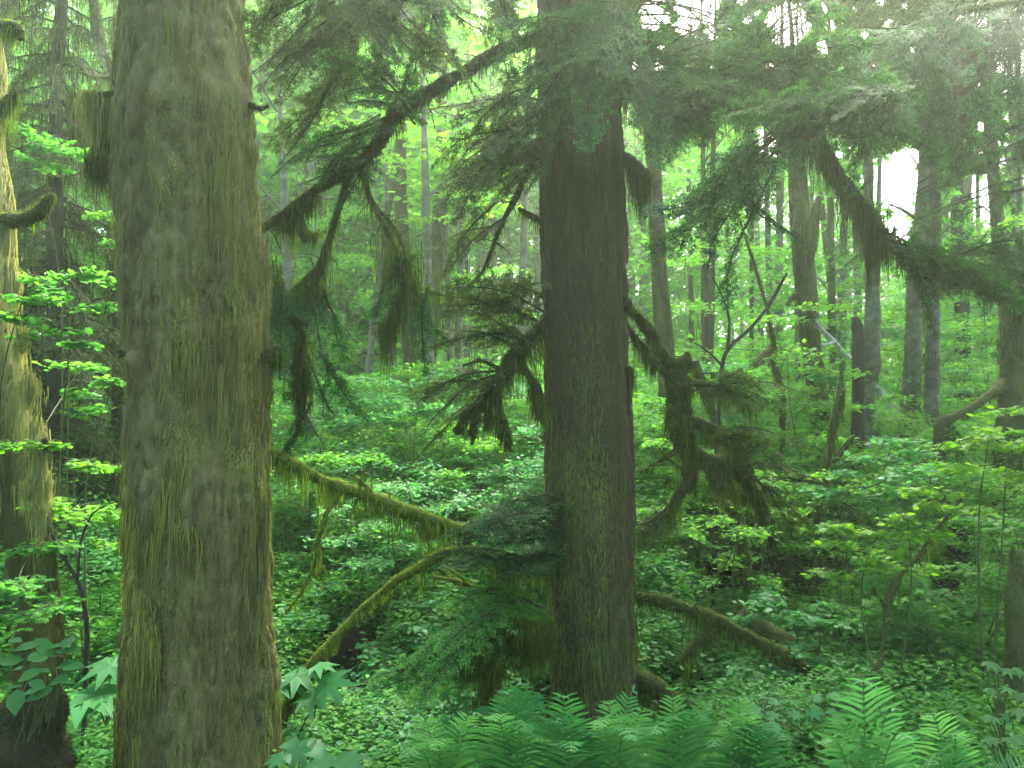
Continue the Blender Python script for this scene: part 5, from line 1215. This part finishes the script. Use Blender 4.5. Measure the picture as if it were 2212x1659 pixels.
for k in range(30):
    u = rng.uniform(600, 1170) if k % 2 else rng.uniform(1400, 2220)
    d = rng.uniform(5.9, 7.6)
    ly = [(u + rng.normal(0, 55), rng.uniform(1010, 1330) + (7 - d) * 30, d + rng.normal(0, .25), rng.uniform(.18, .32), rng.normal(.12, .08)) for q in range(8)]
    sapling('small bushy sapling with fine level leaves in the shade beside the mossy limbs', u, d, ly, ('leaf', 'leaf_cool')[k % 2], RHOMB, .046, .6, 6300 + k, group='bushy saplings near the mossy limbs', n=60)
for k in range(44):
    u = rng.uniform(590, 1200) if k % 3 == 0 else rng.uniform(1380, 2240)
    d = rng.uniform(10.5 if u > 1680 else 9, 14.5)
    ly = [(u + rng.normal(0, 70), rng.uniform(790 if u < 1720 else 620, 1050), d + rng.normal(0, .5), rng.uniform(.30, .55), rng.normal(.08, .08)) for q in range(9)]
    sapling('tall thin sapling with airy leaf sprays at eye height behind the big trunks', u, d, ly, ('leaf_far', 'leaf', 'leaf_far', 'leaf_cool')[k % 4], RHOMB, .075, .5, 5300 + k, group='tall saplings in the gap', n=120)


# ------------------------------------------------------------------ big leaved plants
BIG = lobed(7, .52)
BIG[0][2::2, 2] += .07
BIG[0][1::2, 2] -= .05


def big_plant(label, u, d, lv, mat='leaf_cool', seed=0, shape=BIG, name='devils_club', cat='plant'):
    f = gpt(u, d)
    root = thing(name, f, label, cat)
    rng = np.random.default_rng(seed)
    gs = G()
    ob = []
    for (cu, cv, cd, size, hu, hv, tilt, ti) in lv:
        c = P(cu, cv, cd)
        h = np.array((hu, -.25, hv))
        n = np.array((rng.normal(0, .25), -.45 * tilt + rng.normal(0, .2), 1.0))
        h = h + rng.normal(0, .3, 3)
        size *= rng.uniform(.55, .95)
        gl = G()
        ti = ti * .45
        leaves(gl, c[None] - unit(h) * size * .35, n[None], h[None], np.array([size]), shape, np.array([ti]))
        ob.append(gl)
        if len(ob) % 4 == 1:
            tube(gs, [f + rng.normal(0, .03, 3) * (1, 1, 0), f * .5 + c * .5 + (0, .06, .08), c + (0, .04, -.01)], [.006, .004, .002], .08, 6)
            last = c
        else:
            tube(gs, [last * .7 + f * .3, last * .5 + c * .5 + (0, .05, -.03), c + (0, .04, -.01)], [.004, .003, .002], .06, 6)
    gs.build('stem', M['stem'], root, smooth=True)
    for gl in ob:
        gl.build('leaf', M[mat], root)


big_plant('palm wide lobed leaves tucked against the left foot of the big spruce', 285, 4.15, [(215, 1500, 4.1, .42, -.9, -.28, .9, .75), (235, 1445, 4.2, .34, -.8, -.2, .9, .65), (275, 1440, 4.3, .24, -.3, -.5, 1.0, 1.0), (185, 1545, 4.05, .40, -.9, -.45, .8, .8), (285, 1500, 4.35, .3, -.5, -.4, .8, .5)], seed=1)
big_plant('lobed leaves spreading from behind the right foot of the big spruce', 610, 4.3, [(640, 1440, 4.3, .26, .9, .1, .7, .8), (690, 1445, 4.25, .24, .9, .15, .7, .9), (610, 1500, 4.3, .30, -.3, -.7, .8, .7), (670, 1505, 4.2, .26, .9, -.1, .8, .8), (715, 1490, 4.2, .28, .9, -.1, .7, .85), (640, 1475, 4.3, .2, .6, .1, .8, .7)], seed=2)
big_plant('soft lobed leaves low in the corner beside the foot of the big spruce', 640, 3.4, [(640, 1620, 3.3, .2, .6, -.4, .9, .3), (700, 1645, 3.2, .2, .7, -.3, .9, .35), (610, 1650, 3.2, .2, -.4, -.4, .9, .3), (680, 1600, 3.5, .17, .8, -.1, .8, .4), (750, 1650, 3.2, .18, .8, -.2, .8, .35)], seed=3)
ov = [(30 + 28 * (k % 5) + (k * 37 % 23), 1390 + 26 * (k // 5) + (k * 53 % 21), 3.25 - .05 * (k // 5), .10 + .02 * (k % 3), (-1) ** k * .8, -.35, .7 + .1 * (k % 3), .0 + .10 * (k % 4)) for k in range(22)]
big_plant('cluster of round green leaves arching over the black corner stump', 60, 3.55, ov, 'leaf', seed=4, shape=OVAL, name='broadleaf_shrub', cat='shrub')
ov = [(960 + 40 * (k % 6), 1500 + 22 * (k // 6) + (k * 31 % 17), 4.3 - .1 * (k // 6), .11, (-1) ** k * .8, -.1, .6, .5 + .1 * (k % 3)) for k in range(14)]
big_plant('pale toothed leaves low behind the left ferns', 1010, 4.4, ov, seed=5, name='broadleaf_shrub', cat='shrub')
ov = [(1620 + 45 * (k % 5) + 9 * (k % 2), 1500 + 34 * (k // 5) + (k * 31 % 17), 4.2 - .1 * (k // 5), .12, (-1) ** k * .8, -.15, .7, .7 + .1 * (k % 3)) for k in range(12)]
big_plant('grey green lobed leaves rising between the ferns right of the middle hemlock', 1700, 4.3, ov, seed=6, name='broadleaf_shrub', cat='shrub')
ov = [(2140 + 30 * (k % 4) + 9 * (k % 2), 1440 + 50 * (k // 4) + (k * 31 % 17), 3.6 - .1 * (k // 4), .10, (-1) ** k * .8, -.25, .8, .0 + .1 * (k % 3)) for k in range(16)]
big_plant('dim blue green lobed leaves in the lower right corner', 2200, 3.7, ov, 'leaf', seed=7, name='broadleaf_shrub', cat='shrub')


# ------------------------------------------------------------------ ferns
def frond_mesh(g, gr, pts, W, rng, tint, npin=32):
    p, _ = smooth_path(np.asarray(pts), np.ones(len(pts)), .012)
    L = np.linalg.norm(np.diff(p, axis=0), axis=1).sum()
    t, _, _ = frames(p)
    tube(gr, p[::4], np.linspace(.0045, .0012, len(p[::4])), .05, 5, cap=False)
    m = len(p)
    chord = unit(np.array((p[-1] - p[0])))
    side0 = np.cross(np.array((0, -1.0, .25)), unit(p[-1] - p[m // 3]))
    lean = (p[-1] - p[0]) * np.array((1, 1, 0))
    if np.linalg.norm(lean) > .05:
        side0 = np.cross(unit(lean), (0, 0, 1.0)) * .35 * np.sign(np.cross(unit(lean), (0, 0, 1.0)).dot(unit(side0)) + 1e-6) + unit(side0) * .9
    side0 = unit(side0)
    V, T = [], []
    for k in range(npin):
        f = .16 + .83 * (k + .5) / npin
        i = min(m - 2, int(f * (m - 1)))
        s = unit(side0 - t[i] * side0.dot(t[i]))
        nv = np.cross(s, t[i])
        prof = min(1, (f + .1) / .4) * min(1, ((1 - f) / .58)) ** .8 + .04
        for sg in (-1, 1):
            l = W * prof * rng.uniform(.9, 1.08)
            w = min(.018, L * .83 / npin * .54) * (.6 + .4 * prof)
            d = unit(s * sg + t[i] * (.28 + .3 * f) + nv * rng.normal(.02, .10))
            o = unit(np.cross(d, nv)) * sg
            b = p[i] + s * sg * .001 + t[i] * rng.normal(0, .001)
            c1 = t[i] * l * .06
            dz = -nv * l * .06 + np.array((0, 0, -.10 * l))
            V.append([b - o * w * .42, b + d * l * .45 - o * w * .5 + c1, b + d * l * .8 - o * w * .32 + c1 * 2 + dz * .6, b + d * l + c1 * 3 + dz, b + d * l * .8 + o * w * .3 + c1 * 2 + dz * .6, b + d * l * .45 + o * w * .5 + c1, b + o * w * .48])
            T.append(tint + rng.normal(0, .06))
    V = np.array(V)
    k = np.arange(len(V))[:, None] * 7
    for q in ([[0, 1, 5, 6]], [[1, 2, 4, 5]]):
        g.add(V.reshape(-1, 3) if q[0][0] == 0 else np.zeros((0, 3)), (k + np.array(q)) if q[0][0] == 0 else (k + np.array(q) - len(V) * 7), np.array(T))
    g.f.setdefault(3, []).append(k + np.array([[2, 3, 4]]) + g.n - len(V) * 7)
    g.t.setdefault(3, []).append(np.array(T))


def fern(label, u, d, tips, nrand, seed, Lr=.75, tint=.5):
    rng = np.random.default_rng(seed)
    f = gpt(u, d)
    f[2] += .05
    root = thing('sword_fern', f, label, 'fern', 'sword ferns along the front')
    todo = []
    for (tu, tv, td, W) in tips:
        e = P(tu + rng.normal(0, 8), tv - 22 + rng.normal(0, 16), td)
        q = f + (e - f) * np.array((.22, .22, .62)) + (0, 0, .05)
        q2 = f + (e - f) * np.array((.62, .62, .93)) + (0, 0, .03)
        todo.append(([f, q, q2, e], W * 1.3 * rng.uniform(.8, 1.15)))
    for k in range(nrand):
        a = rng.uniform(0, 2 * math.pi)
        L = Lr * rng.uniform(.7, 1.1)
        h = np.array((math.cos(a), math.sin(a), 0))
        todo.append(([f, f + h * L * .2 + (0, 0, L * .5), f + h * L * .5 + (0, 0, L * .78), f + h * L * .85 + (0, 0, L * .7)], .12))
    for pts, W in todo:
        g, gr = G(), G()
        frond_mesh(g, gr, pts, W, rng, tint - .1 + rng.normal(0, .28))
        o = g.build('frond', M['fern_leaf'], root)
        gr.build('midrib', M['midrib'], o, smooth=True)


fern('sword fern at the left end of the row, fronds splayed low', 960, 3.0, [(905, 1575, 2.8, .13), (975, 1560, 2.9, .13), (1035, 1575, 2.8, .13), (930, 1625, 2.6, .11), (1060, 1610, 2.7, .13), (880, 1650, 2.6, .11)], 0, 501, tint=.6)
fern('sword fern left of the foot of the middle hemlock, fronds leaning left', 1105, 2.95, [(1085, 1520, 2.8, .15), (1110, 1505, 2.9, .14), (1150, 1545, 2.8, .14), (1060, 1590, 2.6, .14), (1180, 1600, 2.6, .13), (1130, 1610, 2.5, .13)], 2, 502, tint=.45)
fern('sword fern in front of the left side of the middle hemlock', 1220, 2.8, [(1215, 1560, 2.6, .15), (1250, 1555, 2.7, .14), (1195, 1600, 2.5, .13), (1275, 1590, 2.6, .14), (1240, 1630, 2.4, .13)], 2, 503, tint=.6)
fern('upright fern with the pale slender frond before the middle hemlock', 1320, 2.9, [(1310, 1550, 2.7, .11), (1385, 1505, 2.9, .13), (1340, 1570, 2.6, .13), (1290, 1600, 2.5, .12), (1410, 1560, 2.7, .14), (1360, 1620, 2.4, .12)], 2, 504, tint=.7)
fern('broad sword fern right of the foot of the middle hemlock', 1450, 2.9, [(1440, 1530, 2.8, .15), (1490, 1535, 2.9, .14), (1530, 1560, 2.8, .14), (1465, 1590, 2.6, .15), (1510, 1620, 2.5, .14), (1420, 1610, 2.5, .14)], 2, 505, tint=.55)
fern('sword fern with one pointed frond standing clear of the others', 1590, 2.85, [(1590, 1535, 2.7, .14), (1560, 1580, 2.6, .13), (1630, 1590, 2.6, .13), (1660, 1610, 2.6, .12), (1700, 1630, 2.5, .12), (1540, 1630, 2.5, .12)], 2, 506, tint=.5)
fern('tallest sword fern, its big frond up in front of the sloping mossy trunk', 1850, 2.5, [(1868, 1470, 2.25, .19), (1925, 1560, 2.3, .16), (1800, 1600, 2.3, .13), (1960, 1620, 2.2, .14), (1770, 1640, 2.2, .12)], 2, 507, tint=.5)
fern('small sword fern at the right end of the row with narrow drooping fronds', 2030, 2.8, [(1990, 1590, 2.6, .12), (2040, 1600, 2.6, .13), (2080, 1630, 2.5, .12), (2010, 1640, 2.4, .12)], 2, 508, tint=.55)


# ------------------------------------------------------------------ undergrowth, too many leaves to count
def undergrowth():
    rng = np.random.default_rng(900)
    out = []
    for name, mat, n, d0, d1, seed in (('undergrowth', 'leaf', 2700, 3.6, 13, 1), ('undergrowth', 'leaf_cool', 1300, 3.6, 18, 2), ('undergrowth', 'leaf_far', 2600, 8, 34, 3)):
        g = G()
        d = np.exp(rng.uniform(math.log(d0), math.log(d1), n))
        x = rng.uniform(-.80, .80, n) * d
        for k in range(n):
            gz = float(ground_z(x[k], d[k]))
            q = np.array((x[k], d[k], 0)) * .35
            lush = .5 + .5 * float(vnoise(q, 40 + seed))
            hmax = np.interp(d[k], [3.6, 5.0, 6, 7.5, 9, 14, 30], [.22, .45, 1.0, 1.6, 2.1, 2.9, 4.2])
            h = hmax * (.25 + .75 * rng.random()) * (.6 + .6 * lush)
            uu = float(project((x[k], d[k], gz))[0])
            if (4.9 < d[k] < 7.4 and 1470 < uu < 1900) or (4.8 < d[k] < 6.0 and 660 < uu < 840) or (5.5 < d[k] < 7.2 and 1980 < uu < 2130) or (4.2 < d[k] < 5.2 and 1370 < uu < 1560):
                h *= .3          # low growth round the fallen trunks and stumps
            if d[k] < 5.5 and uu < 300 or d[k] < 5.1 and 1130 < uu < 1440:
                h *= .35
            rad = np.interp(d[k], [3.6, 8, 16, 34], [.16, .3, .5, .9]) * rng.uniform(.6, 1.3)
            size = np.interp(d[k], [3.6, 8, 16, 34], [.038, .050, .08, .16])
            nl = int(np.clip(rad * rad * 3.14 * 1.7 / (size * size * .36), 18, 230))
            leaf_layer(g, (x[k], d[k], gz + h), rad, nl, size, rng, OVAL if d[k] < 9 else RHOMB, .5 + .2 * float(vnoise(q * 2, 50 + seed)) + rng.normal(0, .06), .26, .24, .13)
        o = g.build(name, M[mat])
        tag(o, kind='stuff')


undergrowth()

# ------------------------------------------------------------------ the wood further off
def leaf_mass(g, c, rad, n, size, rng, tint, flat=.6, tilt=.5, tvar=.12):
    o = unit(rng.normal(size=(n, 3))) * (rng.random(n) ** .45)[:, None] * rad * np.array((1, 1, flat))
    if abs(math.atan2(c[0], c[1]) - .42) < .38 and c[1] > 0:
        o = o[~in_gap(np.asarray(c) + o)]
    n = len(o)
    if not n:
        return
    nr = np.array((0, 0, 1.0)) + rng.normal(0, tilt, (n, 3))
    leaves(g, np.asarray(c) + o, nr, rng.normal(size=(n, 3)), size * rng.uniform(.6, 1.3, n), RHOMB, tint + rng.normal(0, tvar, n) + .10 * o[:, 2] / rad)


def far_tree(x, d, h, seed, slim=.13, label=None, group=None, open_=1.0, crown0=.12, rad=2.4):
    rng = np.random.default_rng(seed)
    gz = float(ground_z(x, d))
    root = thing('alder_tree', (x, d, gz), label, 'tree', group)
    g, gl = G(), G()
    lean = rng.normal(0, .5, 2)
    p = [np.array((x, d, gz - .2)), np.array((x + lean[0] * .3, d + lean[1] * .3, gz + h * .35)), np.array((x + lean[0], d + lean[1], gz + h))]
    tube(g, p, [slim, slim * .8, slim * .15], .4, 10, [(slim * .12, 4, 1.5)], seed)
    ns = int(26 * open_)
    for k in range(ns):
        f = crown0 + (1 - crown0) * (k + rng.random()) / ns
        c0 = p[0] * (1 - f) + p[2] * f
        a = rng.uniform(0, 2 * math.pi)
        rr_ = rad * (.45 + .75 * math.sin(math.pi * min(1, f * .95 + .1))) * rng.uniform(.35, 1)
        c = c0 + rr_ * np.array((math.cos(a), math.sin(a), .15))
        if rng.random() < .6:
            tube(g, [c0 - (0, 0, .5), (c0 + c) / 2, c], [slim * .25, slim * .16, .01], .4, 5, cap=False)
        leaf_mass(gl, c, rng.uniform(.5, 1.0) * rad * .42, int(rng.uniform(110, 180)), .10 + .0035 * d, rng, .5 + rng.normal(0, .12))
    g.build('trunk', M['alder_bark' if seed % 3 else 'mossy_bark'], root, smooth=True)
    gl.build('crown', M['leaf_far'], root)


rng = np.random.default_rng(33)
k = 0
for d in np.concatenate([np.linspace(14, 20, 22), np.linspace(20, 30, 58), np.linspace(30, 42, 44)]):
    for _ in range(12):
        x = rng.uniform(-.78, .80) * d
        az = math.degrees(math.atan2(x, d))
        sunward = abs(az - 24) < 9
        if sunward and rng.random() < .45:
            continue
        if abs(az - math.degrees(math.atan2(P(1938, 398, 30)[0], 30))) < 1.9:
            continue
        if abs(az - 2) < 12 and d < 24 and rng.random() < .8:
            continue
        break
    far_tree(x, d, (.58 * d + 2.4) * rng.uniform(.95, 1.1), 700 + k, rng.uniform(.05, .12) * (1 + d / 60), 'slim leafy alder among the many in the pale green wood far behind', 'slim trees of the far wood', .7 if sunward else 1.0, rng.uniform(.08, .3))
    k += 1

for k in range(26):
    u = rng.uniform(1400, 2215) if k % 3 else rng.uniform(600, 1150)
    d = rng.uniform(11, 17)
    if abs(u - 1938) < 55:
        continue
    far_tree(P(u, 900, d)[0], d, .6 * d + 3, 940 + k, rng.uniform(.05, .09), 'slim bare stemmed alder rising through the leaves behind the mossy limbs', 'slim stems in the middle of the wood', .22, .5, 1.6)


def far_wood():
    rng = np.random.default_rng(55)
    g = G()
    for k in range(4200):
        d = rng.uniform(36, 82)
        x = rng.uniform(-.85, .85) * d
        z = rng.random() ** 1.1 * .54 * d
        az = math.degrees(math.atan2(x, d))
        q = np.array((x, d, z)) * .12
        den = .72 + .7 * float(vnoise(q, 8))
        if az > 8:
            den -= .22 * np.clip((z / d - .3) / .2, 0, 1)
        den += .5 * (z < .28 * d)
        if rng.random() > den:
            continue
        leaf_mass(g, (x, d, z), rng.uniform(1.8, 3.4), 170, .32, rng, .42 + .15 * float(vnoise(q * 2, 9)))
    # young growth under the far trees
    for k in range(1500):
        d = math.exp(rng.uniform(math.log(15), math.log(44)))
        x = rng.uniform(-.8, .8) * d
        z = rng.uniform(.6, 1.2) + rng.random() ** 1.6 * 4.5
        if d < 22:
            z = min(z, 3.2)
        leaf_mass(g, (x, d, z), rng.uniform(.5, 1.1) * (.6 + d / 50), 85, .06 + .0042 * d, rng, .5 + .2 * float(vnoise(np.array((x, d, z)) * .3, 19)))
    tag(g.build('far_wood', M['leaf_far']), kind='stuff')
    # the wood goes on beside and behind, out of view, added to darken trunk fronts
    g = G()
    for k in range(900):
        a = rng.uniform(R(55), R(305))
        d = rng.uniform(9, 26)
        z = .4 + rng.random() ** .9 * (4 + .3 * d)
        c = (math.sin(a) * d, math.cos(a) * d, z)
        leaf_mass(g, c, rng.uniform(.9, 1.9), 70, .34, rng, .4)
    tag(g.build('far_wood', M['leaf_far']), kind='stuff')


far_wood()

# ------------------------------------------------------------------ the air
if HAZE > 0:
    bm_v = np.array([(x, y, z) for x in (-110, 110) for y in (-12, 110) for z in (-4, 48)], float)
    g = G()
    g.add(bm_v, [(0, 1, 3, 2), (4, 6, 7, 5), (0, 4, 5, 1), (2, 3, 7, 6), (0, 2, 6, 4), (1, 5, 7, 3)])
    m, nt, out = nodes('haze')
    vol = nt.nodes.new('ShaderNodeVolumePrincipled')
    vol.inputs['Color'].default_value = (.78, .96, .66, 1)
    vol.inputs['Density'].default_value = HAZE
    vol.inputs['Anisotropy'].default_value = .65
    nt.links.new(vol.outputs[0], out.inputs['Volume'])
    tag(g.build('haze', m), kind='stuff')
